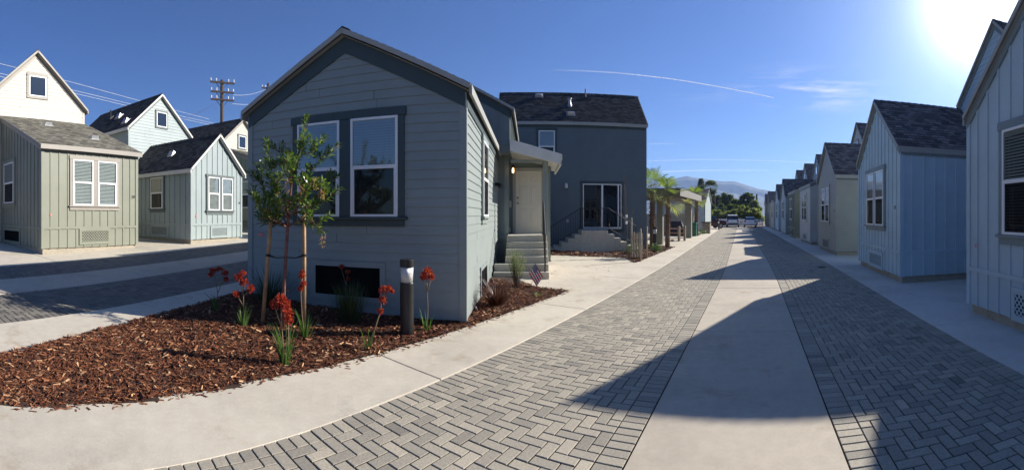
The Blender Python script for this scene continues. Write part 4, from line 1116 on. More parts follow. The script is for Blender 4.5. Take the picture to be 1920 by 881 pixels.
# ------------------------------------------------------------------ bollard lights
def bollard(px, py, label, dark=False, hgt=1.06, rad=.094, p0=None):
    b_ = p0 if p0 is not None else ground(px, py)
    o = tag(empty('bollard_light', b_), label, 'bollard', 'black bollard path lights')
    m_ = MB(); m_.lathe([(rad, -.1), (rad, hgt * .70), (rad * .97, hgt * .705)], 28); m_.build('post', M['black'], o, False)
    l = MB(); l.lathe([(rad * .82, hgt * .70), (rad * .95, hgt * .905)], 40); l.build('lens', M['lens'], o, True)
    l = MB(); l.lathe([(rad * .35, hgt * .70), (rad * .35, hgt * .9)], 12); l.build('lamp_core', M['off_white'], o)
    c = MB(); c.lathe([(rad * .9, hgt * .9), (rad * 1.03, hgt * .905), (rad * 1.03, hgt * .995), (rad * .98, hgt)], 28); c.build('cap', M['black'], o)
    return o
m, nt, b, N, L = nmat('ribbed_lens')
b.inputs['Base Color'].default_value = (.86, .85, .80, 1); b.inputs['Roughness'].default_value = .35; b.inputs['Transmission Weight'].default_value = .25
co = N('ShaderNodeTexCoord'); wv = N('ShaderNodeTexWave'); wv.inputs['Scale'].default_value = 14; L(co.outputs['Generated'], wv.inputs['Vector']); bump_n(N, L, wv.outputs['Fac'], b, .5, .01)
M['lens'] = m
bollard(763, 633, 'black bollard light with a white ribbed lens, in the mulch before the slate cottage')
bollard(0, 0, 'black bollard light between the two palm trunks by the court', p0=Vector((-4.66, 19.9, .08)))
bollard(0, 0, 'black bollard light far down the lane near the parked cars', p0=Vector((-4.05 + .1, 49.0, .05)))

# ------------------------------------------------------------------ little flag in the mulch
m, nt, b, N, L = nmat('striped_flag_cloth')
uvn = N('ShaderNodeUVMap'); sx = N('ShaderNodeSeparateXYZ'); L(uvn.outputs[0], sx.inputs[0])
def mth(op, a, bb=None, cl=False):
    n = N('ShaderNodeMath', operation=op, use_clamp=cl)
    for i, v in enumerate((a, bb)):
        if v is None: continue
        if isinstance(v, (int, float)): n.inputs[i].default_value = v
        else: L(v, n.inputs[i])
    return n.outputs[0]
st_ = mth('LESS_THAN', mth('MODULO', mth('MULTIPLY', sx.outputs[1], 9.0), 2.0), 1.0)
can = mth('MULTIPLY', mth('LESS_THAN', sx.outputs[0], .42), mth('GREATER_THAN', sx.outputs[1], 4 / 9))
fx = mth('SUBTRACT', mth('FRACT', mth('MULTIPLY', sx.outputs[0], 6 / .42)), .5); fy = mth('SUBTRACT', mth('FRACT', mth('MULTIPLY', sx.outputs[1], 9.3)), .5)
star = mth('LESS_THAN', mth('ADD', mth('MULTIPLY', fx, fx), mth('MULTIPLY', fy, fy)), .06)
c_ = mixc(N, L, st_, (.82, .80, .76), (.50, .012, .025)); ub = mixc(N, L, star, (.03, .045, .14), (.78, .78, .78)); c_ = mixc(N, L, can, c_, ub)
L(c_, b.inputs['Base Color']); b.inputs['Roughness'].default_value = .8
M['flag'] = m
b_ = ground(995, 540); rr = math.hypot(b_.x, b_.y); fg = tag(empty('small_flag', b_), 'small striped flag on a thin stick at the mulch edge', 'flag')
s_ = MB(); tp2 = at(1004, 492, rr) - b_; s_.tube([Vector((0, 0, -.05)), tp2], .005, 6); s_.build('stick', M['stake'], fg)
fm = MB(); a0 = tp2 * .97; ex = (at(1018, 519, rr - .05) - b_) - a0; ey = tp2 * .97 - (at(992, 512, rr) - b_)
n = 8
def FP(i, j): u, v = i / n, j / n; return a0 + ex * u * 1.0 - ey * (1 - v) * 1.0 + Vector((.03, -.05, 0)).normalized() * .025 * math.sin(u * 5 + v * 2)
for i in range(n):
    for j in range(n): fm.face([FP(i, j), FP(i + 1, j), FP(i + 1, j + 1), FP(i, j + 1)], [(i / n, j / n), ((i + 1) / n, j / n), ((i + 1) / n, (j + 1) / n), (i / n, (j + 1) / n)])
fm.build('cloth', M['flag'], fg, True)
# drain cover in the right paver lane
g_ = ground(1541, 503); dc = MB(); dc.lathe([(.16, .028), (.16, .036), (.15, .038)], 24); 
for k in range(-4, 5): dc.box(-.11, .11, k * .028 - .006, k * .028 + .006, .038, .042)
o = dc.build('drain_cover', M['iron'], smooth=False); o.location = (g_.x, g_.y, 0); tag(o, 'round dark drain cover in the shaded pavers', 'drain cover')
# ------------------------------------------------------------------ fan palms in the bed by the court
def fan_palm(x, y, z, h, rtr, nf, pet, fan, label, lean=0.0, old=4):
    o = tag(empty('fan_palm', (x, y, z)), label, 'palm', 'small fan palms by the court')
    m_ = MB(); n = 14
    pts = [Vector((lean * (k / n) ** 2, 0, -.1 + (h + .1) * k / n)) for k in range(n + 1)]
    m_.tube(pts, [rtr * (1.25 - .35 * k / n) * (1 + .10 * (k % 2)) for k in range(n + 1)], 12)
    for k in range(70):                                             # cut leaf bases
        zz = h * rnd.uniform(.25, .99); a = rnd.uniform(0, 2 * PI); c = Vector((lean * (zz / h) ** 2, 0, zz)); d = Vector((math.cos(a), math.sin(a), 0))
        m_.beam(c + d * rtr * .8, c + d * (rtr + .07) + Vector((0, 0, .10)), .05, .015)
    m_.build('trunk', M['palm_bark'], o)
    top = pts[-1]; V, T = [], []; ps = MB()
    for k in range(nf):
        a = k * 2.4 + rnd.gauss(0, .2); el = R(78) - (k / nf) * R(105) + rnd.gauss(0, .1)
        d = Vector((math.cos(a) * math.cos(el), math.sin(a) * math.cos(el), math.sin(el)))
        L_ = pet * rnd.uniform(.8, 1.1); e = top + d * L_ + Vector((0, 0, -.12 * L_ * math.cos(el)))
        ps.tube([top, top + d * L_ * .5, e], [.016, .012, .009], 5)
        d2 = (d + Vector((0, 0, -.25))).normalized(); s = perp(d2); u = s.cross(d2); f_ = fan * rnd.uniform(.85, 1.15); t0 = rnd.gauss(.45, .12) if k < nf - old else rnd.gauss(.85, .08)
        for j in range(17):
            b = R(-85 + 170 * j / 16); q = d2 * math.cos(b) + s * math.sin(b) + u * (.55 * abs(math.sin(b)) - .1)
            L2 = f_ * (1 - .25 * abs(b) / R(100)) * rnd.uniform(.9, 1.05); w = L2 * .034; side = q.cross(u).normalized()
            md = e + q * L2 * .6; tip = e + q * L2 + Vector((0, 0, -.22 * L2)); t = min(1, max(0, t0 + rnd.gauss(0, .1)))
            V.append([e, md + side * w, tip, md - side * w]); T.append(t)
    ps.build('petiole', M['leaf_stalk'], o); quads('crown', V, M['leaf_palm'], T, o)
M['leaf_stalk'] = plain('leaf_stalk', (.22, .20, .07), .6)
fan_palm(-5.05, 21.0, .07, 2.75, .115, 13, .85, .85, 'taller fan palm with an upright crown, partly behind the dark two-storey house')
fan_palm(-4.30, 21.15, .05, 2.35, .10, 12, .8, .8, 'fan palm with drooping yellowed fronds at the tip of the mulch bed', .05)
fan_palm(-4.45, 33.3, .06, 3.0, .13, 12, .7, .8, 'third fan palm standing beside the pergola pillar', 0, 2)
# bare sapling and pickets by the house corner
sp = tag(empty('bare_sapling', (-4.75, 15.6, .07)), 'leafless sapling in the corner bed beside the dark two-storey house', 'tree')
m_ = MB(); m_.tube([(0, 0, -.05), (.01, 0, .9), (-.03, .05, 1.7), (-.10, .05, 2.5), (-.2, .1, 3.1)], [.02, .017, .013, .009, .004], 8)
for k in range(16):
    z = rnd.uniform(1.1, 2.9); a = rnd.uniform(0, 6.3); l = rnd.uniform(.3, .7); p = Vector((-.03, .05, z)); m_.tube([p, p + Vector((math.cos(a) * l * .3, math.sin(a) * l * .3, l * .5)), p + Vector((math.cos(a) * l * .45, math.sin(a) * l * .45, l))], [.007, .005, .002], 5)
m_.build('trunk', M['bark_grey'], sp)
tg = MB(); tg.box(-.05, .02, -.03, 0, 1.3, 1.42); tg.box(-.05, .02, -.03, 0, 1.55, 1.66); tg.build('tie', M['white'], sp)
for (px, py, hgt, lab) in ((1184, 484, 1.55, 'weathered post standing left of the bare sapling'), (1201, 492, 1.2, 'thin wooden stake right in front of the bare sapling'), (1213, 486, 1.25, 'thin wooden stake to the right of the bare sapling, against the mulch edge')):
    g_ = ground(px, py); m_ = MB(); m_.tube([(0, 0, -.2), (0, 0, hgt)], [.035, .03], 10)
    o = m_.build('garden_stake', M['stake2'] if 'stake2' in M else M.setdefault('stake2', plain('weathered_wood', (.30, .25, .19), .8, vary=.3, scale=9)), None, True); o.location = g_; tag(o, lab, 'stake', 'stakes round the bare sapling')
pf = tag(empty('picket_fence', ground(1192, 486)), 'short panel of weathered pickets at the corner of the dark house', 'fence')
m_ = MB()
for k in range(5): m_.box(-.22 + k * .1, -.16 + k * .1, .1, .12, -.1, .98 + .04 * (k % 2))
m_.build('picket', M['stake2'], pf); m_ = MB(); m_.box(-.25, .28, .12, .15, .3, .36); m_.box(-.25, .28, .12, .15, .75, .81); m_.build('rail', M['stake2'], pf)
for (x, y, s, lab) in ((-5.0, 17.2, .5, 'low sage bush under the palm trunks'), (-4.3, 18.6, .35, 'tiny green bush in the mulch before the bollard'), (-4.5, 34.6, .4, 'small green bush at the foot of the pergola pillar'), (-4.4, 37.2, .4, 'small yellow-green bush beside the stone pier')):
    V, T = [], []
    for _ in range(420):
        p = Vector((rnd.gauss(0, .35) * s, rnd.gauss(0, .35) * s, abs(rnd.gauss(.35, .3)) * s)); leaf(V, T, p, Vector((rnd.gauss(0, 1), rnd.gauss(0, 1), rnd.gauss(.4, .6))), .09, .03, rnd.random())
    o = quads('small_bush', V, M['leaf_strap'], T); o.location = (x, y, zg(x) + .04); tag(o, lab, 'bush', 'little bushes along the court')

# ------------------------------------------------------------------ pergola and the things under it
pg = tag(empty('pergola', (-6.0, 26.5, .08)), 'weathered slatted pergola on square pillars beside the lane', 'pergola')
def L_(x, y, z): return (x + 6.0, y - 26.5, z - .08)
for (x, y) in ((-4.62, 30.3), (-5.08, 23.0), (-9.2, 30.3), (-9.2, 23.0)):
    m_ = MB(); a = L_(x, y, 0); w = .23 if x > -5 else .16; m_.box(a[0] - w, a[0] + w, a[1] - w, a[1] + w, -.2, 2.5); m_.build('post', M['stucco'] if 'stucco' in M else M.setdefault('stucco', paint('grey_green_stucco', (.25, .25, .21))), pg, bevel=.01)
m_ = MB()
for x in (-4.62, -9.2): a = L_(x, 0, 0)[0]; m_.box(a - .08, a + .08, 22.2 - 26.5, 31.2 - 26.5, 2.51, 2.72)
m_.build('beam', M['stake2'], pg)
m_ = MB()
for k in range(16): y = 22.3 - 26.5 + k * .58; m_.hexa([(-4.0, y, 2.73), (2.1, y, 2.73), (2.1, y + .05, 2.73), (-4.0, y + .05, 2.73), (-4.0, y, 2.9), (2.1, y, 3.02), (2.1, y + .05, 3.02), (-4.0, y + .05, 2.9)])
m_.build('rafter', M['pale_slat'] if 'pale_slat' in M else M.setdefault('pale_slat', plain('pale_weathered_slat', (.20, .185, .155), .8)), pg)
m_ = MB()
for k in range(44): x = -4.0 + k * .142; m_.box(x, x + .055, 22.1 - 26.5, 31.4 - 26.5, 3.03, 3.07)
m_.box(-4.1, 2.2, 22.06 - 26.5, 22.1 - 26.5, 2.62, 3.07); m_.box(2.15, 2.19, 22.1 - 26.5, 31.4 - 26.5, 2.66, 3.07)
m_.build('slat', M['pale_slat'], pg)
wall_ = MB(); wall_.box(-12, -4.9, 35.0, 35.2, -.1, 1.75); wall_.box(-12.03, -4.87, 34.97, 35.23, 1.75, 1.84)
tag(wall_.build('garden_wall', M['cream_wall'] if 'cream_wall' in M else M.setdefault('cream_wall', concrete('beige_wall', (.42, .38, .31), .3))), 'low beige wall closing the back of the pergola', 'wall')
tb = tag(empty('picnic_table', (-5.35, 27.3, .09), R(10)), 'reddish wooden picnic table with benches under the pergola', 'table')
m_ = MB()
for k in range(5): m_.box(-.85, .85, -.38 + k * .155, -.24 + k * .155, .72, .76)
M['redwood'] = plain('redwood', (.21, .10, .06), .7, vary=.3, scale=9)
m_.build('tabletop', M['redwood'], tb)
for s in (-1, 1):
    m_ = MB(); m_.box(-.85, .85, s * .68 - .13, s * .68 + .13, .42, .46); m_.build('bench', M['redwood'], tb)
    m_ = MB(); m_.box(s * .6 - .05, s * .6 + .05, -.8, .8, .36, .42); m_.beam((s * .6, -.55, -.05), (s * .6, -.2, .72), .09, .06); m_.beam((s * .6, .55, -.05), (s * .6, .2, .72), .09, .06); m_.build('leg', M['redwood'], tb)
for (x, y, lab) in ((-4.6, 26.2, 'short square timber post in front of the picnic table'), (-4.35, 26.9, 'short square timber post nearest the lane beside the picnic table')):
    m_ = MB(); m_.box(-.07, .07, -.07, .07, -.1, .92); m_.hexa([(-.085, -.085, .92), (.085, -.085, .92), (.085, .085, .92), (-.085, .085, .92), (-.05, -.05, .97), (.05, -.05, .97), (.05, .05, .97), (-.05, .05, .97)])
    o = m_.build('timber_post', M['stake2']); o.location = (x, y, .07); tag(o, lab, 'post', 'posts by the picnic table')
gb = tag(empty('utility_box', (-4.66, 33.0, .06)), 'green utility cabinet behind the pergola pillar', 'utility box')
m_ = MB(); m_.box(-.28, .28, -.3, .3, 0, 1.0); M['green_box'] = plain('green_enamel', (.02, .13, .075), .4); m_.build('cabinet', M['green_box'], gb, bevel=.02)
m_ = MB(); m_.hexa([(-.32, -.34, 1.0), (.32, -.34, 1.0), (.32, .34, 1.0), (-.32, .34, 1.0), (-.3, -.32, 1.06), (.3, -.32, 1.06), (.3, .32, 1.12), (-.3, .32, 1.12)]); m_.build('lid', M['green_box'], gb)
gr = tag(empty('grill_cart', (-5.95, 32.2, .11)), 'dark covered grill standing against the beige wall', 'grill')
m_ = MB(); m_.hexa([(-.75, -.32, .05), (.75, -.32, .05), (.75, .32, .05), (-.75, .32, .05), (-.62, -.3, .8), (.62, -.3, .8), (.62, .3, .8), (-.62, .3, .8)]); m_.hexa([(-.6, -.29, .8), (.6, -.29, .8), (.6, .29, .8), (-.6, .29, .8), (-.5, -.15, 1.15), (.5, -.15, 1.15), (.5, .2, 1.15), (-.5, .2, 1.15)])
M['cover'] = plain('dark_vinyl_cover', (.03, .028, .045), .6); m_.build('cover', M['cover'], gr, bevel=.03)
pier = tag(empty('stone_pier', (-4.22, 38.6, .05)), 'squat stone pier with a dark cap at the lane edge past the pergola', 'pier')
m_ = MB(); m_.box(-.4, .34, -.4, .4, -.2, 1.0); M['stone'] = plain('rubble_stone', (.27, .225, .165), .9, vary=.45, scale=4, bump=.6); m_.build('base', M['stone'], pier, bevel=.02)
m_ = MB(); m_.box(-.45, .39, -.45, .45, 1.0, 1.08); m_.build('cap', M['black'], pier)
fhs = tag(empty('blue_grey_house', (-7.2, 42.4, .1)), 'blue-grey house behind the stone pier beyond the pergola', 'house')
volume(fhs, -2.8, 2.4, 0, 6, .1, 2.95, 4.3, 'x', 'lap', M['mist'], M['row_trim'], M['roof_brown'], M['grey_trim'], .1, .1, walls='FR', foot=-.4)

# ------------------------------------------------------------------ parked cars at the end of the lane
def car(name, label, x, y, rz, paint_c, kind='suv'):
    o = tag(empty(name, (x, y, zg(x) + .03), rz), label, 'car', 'cars parked at the end of the lane')
    mp_ = plain(name + '_paint', paint_c, .3, .0, .04, 3, 0, .6)
    # stations along the length (front at +Y): y, sill z, belt z, half width, roof z (None: no cabin), roof half width
    if kind == 'suv': S = [(-2.3, .48, .95, .80), (-2.2, .34, 1.02, .90), (-1.2, .28, 1.06, .93), (.3, .28, 1.04, .93), (1.2, .30, 1.0, .92), (2.0, .34, .92, .86), (2.25, .45, .78, .74)]; C = [(-2.22, 1.0, 1.06), (-1.85, 1.66, .66), (-1.0, 1.73, .68), (.2, 1.70, .67), (.75, 1.45, .66), (1.25, 1.0, .80)]
    else: S = [(-2.35, .48, .88, .76), (-2.25, .33, .98, .88), (-1.2, .26, .98, .91), (.3, .26, .94, .91), (1.3, .28, .90, .90), (2.1, .32, .82, .84), (2.35, .45, .68, .70)]; C = [(-1.75, .98, .84), (-1.15, 1.36, .62), (-.6, 1.44, .60), (.1, 1.42, .60), (.55, 1.28, .60), (1.2, .92, .80)]
    def ring(s): y, a, b, w = s; return [(-w * .92, y, a), (-w, y, (a + b) / 2), (-w * .97, y, b), (-w * .7, y, b + .05), (w * .7, y, b + .05), (w * .97, y, b), (w, y, (a + b) / 2), (w * .92, y, a)]
    m_ = MB(); rings = [ring(s) for s in S]
    for p, q in zip(rings, rings[1:]):
        for k in range(8): m_.face([p[k], p[(k + 1) % 8], q[(k + 1) % 8], q[k]])
    m_.face(rings[0][::-1]); m_.face(rings[-1])
    for (y0, z0, w0), (y1, z1, w1) in list(zip(C, C[1:]))[1:-1]: m_.face([(-w0, y0, z0), (w0, y0, z0), (w1, y1, z1), (-w1, y1, z1)])
    m_.build('body', mp_, o, bevel=.03)
    g = MB(); belt = S[2][2] + .0
    for (y0, z0, w0), (y1, z1, w1) in (list(zip(C, C[1:]))[0], list(zip(C, C[1:]))[-1]): g.face([(-min(w0, .8), y0, z0), (min(w0, .8), y0, z0), (w1, y1, z1), (-w1, y1, z1)])
    for s in (-1, 1):
        wb_ = .80 if kind != 'suv' else .84
        g.face([(s * wb_, C[0][0] + .1, belt), (s * C[1][2], C[1][0] + .05, C[1][1] - .05), (s * C[2][2], C[2][0], C[2][1] - .06), (s * C[3][2], C[3][0], C[3][1] - .06), (s * C[4][2], C[4][0], C[4][1] - .04), (s * wb_, C[5][0] - .1, belt - .02)])
    g.build('windows', M['car_glass'], o)
    for s in (-1, 1):
        for yy in (-1.4, 1.4):
            wv = MB(); wv.tube([(s * .72, yy, .33), (s * .92, yy, .33)], [.33, .33], 18); wo_ = wv.build('wheel', M['rubber'], o)
            rv = MB(); rv.tube([(s * .90, yy, .33), (s * .925, yy, .33)], [.2, .19], 14); rv.build('rim', M['steel'], wo_)
        tl = MB(); z = S[1][2]; tl.box(s * .72 - .13, s * .72 + .13, S[0][0] - .01, S[0][0] + .2, z - .25, z - .02); tl.build('tail_light', M['tail'], o)
        mv = MB(); mv.box(s * .98 - .09, s * .98 + .09, .75, .9, 1.0, 1.14); mv.build('mirror', mp_, o, bevel=.02)
    bp = MB(); bp.box(-.78, .78, S[0][0] - .07, S[0][0] + .1, .42, .60); bp.build('bumper', mp_ if kind != 'suv' else M['dark_plastic'], o, bevel=.03)
    lp = MB(); lp.box(-.26, .26, S[0][0] - .09, S[0][0] - .06, .66, .8); lp.build('licence_plate', M['white'], o)
    return o
M['car_glass'] = plain('tinted_car_glass', (.012, .014, .016), .08, 0, .02, 3, 0, .8)
M['tail'] = plain('red_tail_lens', (.32, .012, .01), .25); M['dark_plastic'] = plain('dark_plastic', (.03, .03, .03), .6)
car('parked_suv', 'white sport utility car seen from behind, left of the white sedan', -2.95, 62.0, R(2), (.86, .86, .84))
car('parked_sedan', 'white sedan seen from behind, parked closest to the right row', -.45, 62.5, R(1), (.82, .84, .86), 'sedan')
car('parked_suv', 'dark red sport utility car half hidden by the blue-grey house', -5.55, 51.5, R(-62), (.055, .010, .012))
tr_ = tag(empty('white_van', (-9.9, 96, 1.4), R(85)), 'white van standing among the trees far beyond the lane', 'van')
m_ = MB(); m_.hexa([(-1, -2.3, .4), (1, -2.3, .4), (1, 2.4, .4), (-1, 2.4, .4), (-.92, -2.25, 2.2), (.92, -2.25, 2.2), (.92, 1.4, 2.2), (-.92, 1.4, 2.2)]); m_.build('body', M['white'], tr_, bevel=.1)
m_ = MB(); m_.box(-1.01, 1.01, -1.8, 1.2, 1.35, 1.9); m_.build('windows', M['car_glass'], tr_)
for s in (-1, 1):
    for yy in (-1.5, 1.5): m_ = MB(); m_.tube([(s * .8, yy, .35), (s * 1.0, yy, .35)], .35, 14); m_.build('wheel', M['rubber'], tr_)

# picket fence behind the cars
pf = tag(empty('picket_fence', (-2, 66.5, .009)), 'white picket fence across the end of the lane behind the cars', 'fence')
m_ = MB()
for k in range(64):
    x = -6 + k * .15; m_.box(x, x + .085, -.01, .01, .06, 1.12); m_.hexa([(x, -.01, 1.12), (x + .085, -.01, 1.12), (x + .085, .01, 1.12), (x, .01, 1.12), (x + .04, -.01, 1.19), (x + .045, -.01, 1.19), (x + .045, .01, 1.19), (x + .04, .01, 1.19)])
m_.build('pickets', M['white'], pf); m_ = MB(); m_.box(-6, 3.6, .012, .05, .3, .38); m_.box(-6, 3.6, .012, .05, .9, .98); m_.build('rail', M['white'], pf)
for k in range(6): m_ = MB(); m_.box(-6 + k * 1.9, -5.9 + k * 1.9, .02, .12, -.2, 1.25); m_.build('post', M['white'], pf)

# ------------------------------------------------------------------ trees and bushes beyond
def broad_tree(name, label, x, y, zb, h, rx, n, mat, size=.34, trunk_h=.35, cat='tree', group='trees beyond the end of the lane', clumps=26, squash=1.0, taper=0):
    o = tag(empty(name, (x, y, zb)), label, cat, group)
    m_ = MB(); th = h * trunk_h; m_.tube([(0, 0, -.5), (.05 * h * .2, 0, th * .5), (0, .02 * h, th), (0, 0, h * .75)], [h * .035, h * .028, h * .022, h * .008], 9)
    cz = th + (h - th) * .48; rz = (h - th) * .52 * squash; V, T = [], []
    cl = []
    for _ in range(clumps):
        d = Vector((rnd.gauss(0, 1), rnd.gauss(0, 1), rnd.gauss(0, 1))).normalized(); r_ = rnd.random() ** .45
        k_ = 1 - taper * max(0, d.z * r_)
        c = Vector((d.x * rx * r_ * k_, d.y * rx * r_ * k_, cz + d.z * rz * r_)); cl.append((c, rx * rnd.uniform(.2, .36), rnd.gauss(.42, .15)))
        if rnd.random() < .4: m_.tube([Vector((0, 0, th * rnd.uniform(.7, 1.3))), Vector((0, 0, th)).lerp(c, .6), c], [h * .012, h * .008, h * .003], 5)
    for _ in range(n):
        c, r_, t = rnd.choice(cl); d = Vector((rnd.gauss(0, 1), rnd.gauss(0, 1), rnd.gauss(0, 1))).normalized() * r_ * rnd.random() ** .4
        d.z *= .75
        leaf(V, T, c + d, Vector((rnd.gauss(0, 1), rnd.gauss(0, 1), rnd.gauss(0, .8))), size * rnd.uniform(.6, 1.3), size * rnd.uniform(.35, .6), min(1, max(0, t + rnd.gauss(0, .18))))
    m_.build('trunk', M['bark_grey'], o, True); quads('crown', V, M[mat], T, o)
def bgp(px, y_): return math.tan((px - PX0) / F) * y_
for px, D, top, wpx, mat, nm, lab in (
        (1366, 105, 361, 17, 'leaf_far', 'evergreen_tree', 'broad dark evergreen tree with a rounded top, above the white sport utility car'),
        (1399, 98, 363, 14, 'leaf_far', 'evergreen_tree', 'round dark evergreen tree above the white sedan'),
        (1342, 112, 367, 13, 'leaf_far', 'evergreen_tree', 'lower dark tree between the tall fan palm and the broad evergreen'),
        (1331, 92, 379, 8, 'leaf_far', 'evergreen_tree', 'small dark round tree just behind the white van'),
        (1384, 125, 374, 10, 'leaf_far', 'evergreen_tree', 'dark tree in the gap between the two rounded evergreens'),
        (1416, 84, 378, 9, 'leaf_pale', 'leafy_tree', 'yellow-green tree beside the street lamp at the end of the right row'),
        (1352, 96, 384, 12, 'leaf_far', 'evergreen_tree', 'low dark tree in the gap below the broad evergreen, left of the white car'),
        (1376, 92, 383, 11, 'leaf_far', 'evergreen_tree', 'low dark tree behind the hedge between the two white cars'),
        (1408, 94, 384, 10, 'leaf_far', 'evergreen_tree', 'low dark tree behind the hedge below the street lamp'),
        (1289, 120, 372, 12, 'leaf_far', 'evergreen_tree', 'dark tree showing above the pergola slats')):
    x = bgp(px, D); h = (HOR - top) / F * D + EYE; broad_tree(nm, lab, x, D, -.0, h, wpx / F * D * 1.1, 9500, mat, .5, clumps=40)
for k, (px, D, top, wpx, lab) in enumerate(((1327, 73, 396, 9, 'pale leafy bush at the left end of the hedge, behind the dark red car'), (1341, 75, 392, 9, 'pale leafy bush in the hedge behind the far bollard'), (1355, 76, 396, 9, 'lower pale bush in the hedge, left of the white sport utility car'),
        (1368, 74, 388, 10, 'tall pale bush in the hedge right behind the white sport utility car'), (1382, 77, 391, 9, 'pale bush in the hedge over the gap between the white cars'), (1395, 75, 386, 10, 'tallest pale bush in the hedge, behind the white sedan'), (1408, 74, 389, 9, 'pale bush in the hedge to the right of the white sedan roof'), (1420, 75, 392, 9, 'pale bush at the right end of the hedge against the last row house'))):
    h = (HOR - top) / F * D + EYE; broad_tree('hedge_bush', lab, bgp(px, D), D, 0, h, wpx / F * D * 1.45, 5200, 'leaf_pale' if k != 2 else 'leaf_far', .3, .06, 'bush', 'pale bushes in the hedge at the end of the lane', 30)
# tall fan palm and star pine on the skyline
def sky_palm(px, D, top, label):
    h = (HOR - top) / F * D + EYE; o = tag(empty('tall_fan_palm', (bgp(px, D), D, 0)), label, 'palm')
    m_ = MB(); m_.tube([(0, 0, -.5), (.1, 0, h * .5), (0, 0, h - 1.6)], [.3, .24, .2], 10); m_.build('trunk', M['bark_grey'], o, True); V, T = [], []
    for k in range(60):
        a = k * 2.4; el = R(80) - (k / 60) * R(150); d = Vector((math.cos(a) * math.cos(el), math.sin(a) * math.cos(el), math.sin(el))); e = Vector((0, 0, h - 1.6)) + d * 1.2; s = perp(d)
        for j in range(9):
            b = R(-75 + 150 * j / 8); q = d * math.cos(b) + s * math.sin(b); side = s * math.cos(b) - d * math.sin(b); V.append([e, e + q * .7 + side * .10, e + q * 1.15 + Vector((0, 0, -.2)), e + q * .7 - side * .10]); T.append(min(1, max(0, rnd.gauss(.4, .2))))
    quads('crown', V, M['leaf_far'], T, o)
sky_palm(1332.5, 110, 340, 'tall fan palm standing on the skyline before the mountains')
D = 105; h = (HOR - 336) / F * D + EYE; o = tag(empty('star_pine', (bgp(1314.5, D), D, 0)), 'tiered conifer on the skyline left of the tall fan palm', 'tree'); m_ = MB(); m_.tube([(0, 0, -.5), (0, 0, h)], [.35, .03], 8); V, T = [], []
for k in range(17):
    z = h * (.25 + .74 * k / 16); r_ = (h - z) * .30 + .25
    for j in range(9):
        a = j * 2 * PI / 9 + k * .5; d = Vector((math.cos(a), math.sin(a), .15)); m_.tube([(0, 0, z), Vector((0, 0, z)) + d * r_], [.05, .02], 4)
        for _ in range(26): p = Vector((0, 0, z)) + d * r_ * rnd.uniform(.15, 1); leaf(V, T, p, d + Vector((rnd.gauss(0, .6), rnd.gauss(0, .6), rnd.gauss(.1, .4))), .5, .2, rnd.random())
m_.build('trunk', M['bark_grey'], o); quads('crown', V, M['leaf_far'], T, o)

# ------------------------------------------------------------------ poles, wires, street lamp
def pole(name, label, base, h, arms, az, tr=False):
    o = tag(empty(name, base), label, 'utility pole', 'utility poles'); m_ = MB(); m_.tube([(0, 0, -.5), (0, 0, h)], [.17, .12], 12); m_.build('pole', M['wood_pole'], o, True)
    d = Vector((math.cos(az), math.sin(az), 0))
    for z, L_a in arms:
        m_ = MB(); m_.beam(d * -L_a + Vector((0, 0, z)) + d.cross(Vector((0, 0, 1))) * .16, d * L_a + Vector((0, 0, z)) + d.cross(Vector((0, 0, 1))) * .16, .1, .13)
        m_.beam(d * -.5 + Vector((0, 0, z)), Vector((0, 0, z - .55)), .04, .03); m_.beam(d * .5 + Vector((0, 0, z)), Vector((0, 0, z - .55)), .04, .03); ca = m_.build('crossarm', M['wood_pole'], o)
        for s in (-.95, -.5, .5, .95):
            m_ = MB(); c = d * (s * L_a) + Vector((0, 0, z)) + d.cross(Vector((0, 0, 1))) * .16; m_.tube([c + Vector((0, 0, .05)), c + Vector((0, 0, .16)), c + Vector((0, 0, .2)), c + Vector((0, 0, .3))], [.02, .06, .04, .05], 8); m_.build('insulator', M['off_white'], ca, True)
    if tr:
        m_ = MB(); m_.lathe([(.22, h - 1.3), (.22, h - .5), (.1, h - .42)], 14, (.38, 0)); m_.build('transformer', M['steel'], o)
    return o
pA = at(416, 404, 34); pA.z = zg(pA.x); pB = at(503, 404, 46); pB.z = zg(pB.x)
azA = math.atan2(*((at(438, 404, 34) - at(392, 404, 34)).yx)) + R(16)
hA = (at(416, 150, 34)).z - pA.z; hB = at(503, 156, 46).z - pB.z
pole('utility_pole', 'tall wooden utility pole with three crossarms above the white gabled roof', pA, hA, [(hA - .25, 1.0), (hA - 1.0, .95), (hA - 1.62, .95)], azA)
pole('utility_pole', 'utility pole top with a transformer showing just above the slate cottage roof', pB, hB, [(hB - .6, .8)], azA, True)
def wire(label, p, q, sag, r=.012, grp='overhead wires'):
    p, q = Vector(p), Vector(q); pts = [p.lerp(q, k / 20) - Vector((0, 0, sag * 4 * (k / 20) * (1 - k / 20))) for k in range(21)]
    m_ = MB(); m_.tube(pts, r, 5); tag(m_.build('overhead_wire', M['wire'], None, True), label, 'wire', grp)
M['wire'] = plain('aluminium_wire', (.55, .55, .55), .5, .0)
tA = lambda px, py: at(px, py, 34)
for (px, py, qx, qy, lab) in ((-60, 105, 392, 223, 'highest of three pale wires between the cream and the pale blue gable'), (-60, 125, 400, 231, 'middle of three pale wires between the cream and the pale blue gable'), (-60, 131, 404, 236, 'lowest of three pale wires between the cream and the pale blue gable')):
    wire(lab, at(px, py, 38), at(qx, qy, 60), .5, .02)
wire('thin wire from the upper crossarm of the tall pole to the pole behind the cottage', tA(437, 178), at(500, 166, 46), .25); wire('thin wire from the lowest crossarm of the tall pole towards the cottage roof', tA(435, 194), at(520, 186, 46), .3)
wire('slack wire running down from the tall pole behind the pale blue roof', tA(402, 195), at(300, 232, 40), .3)
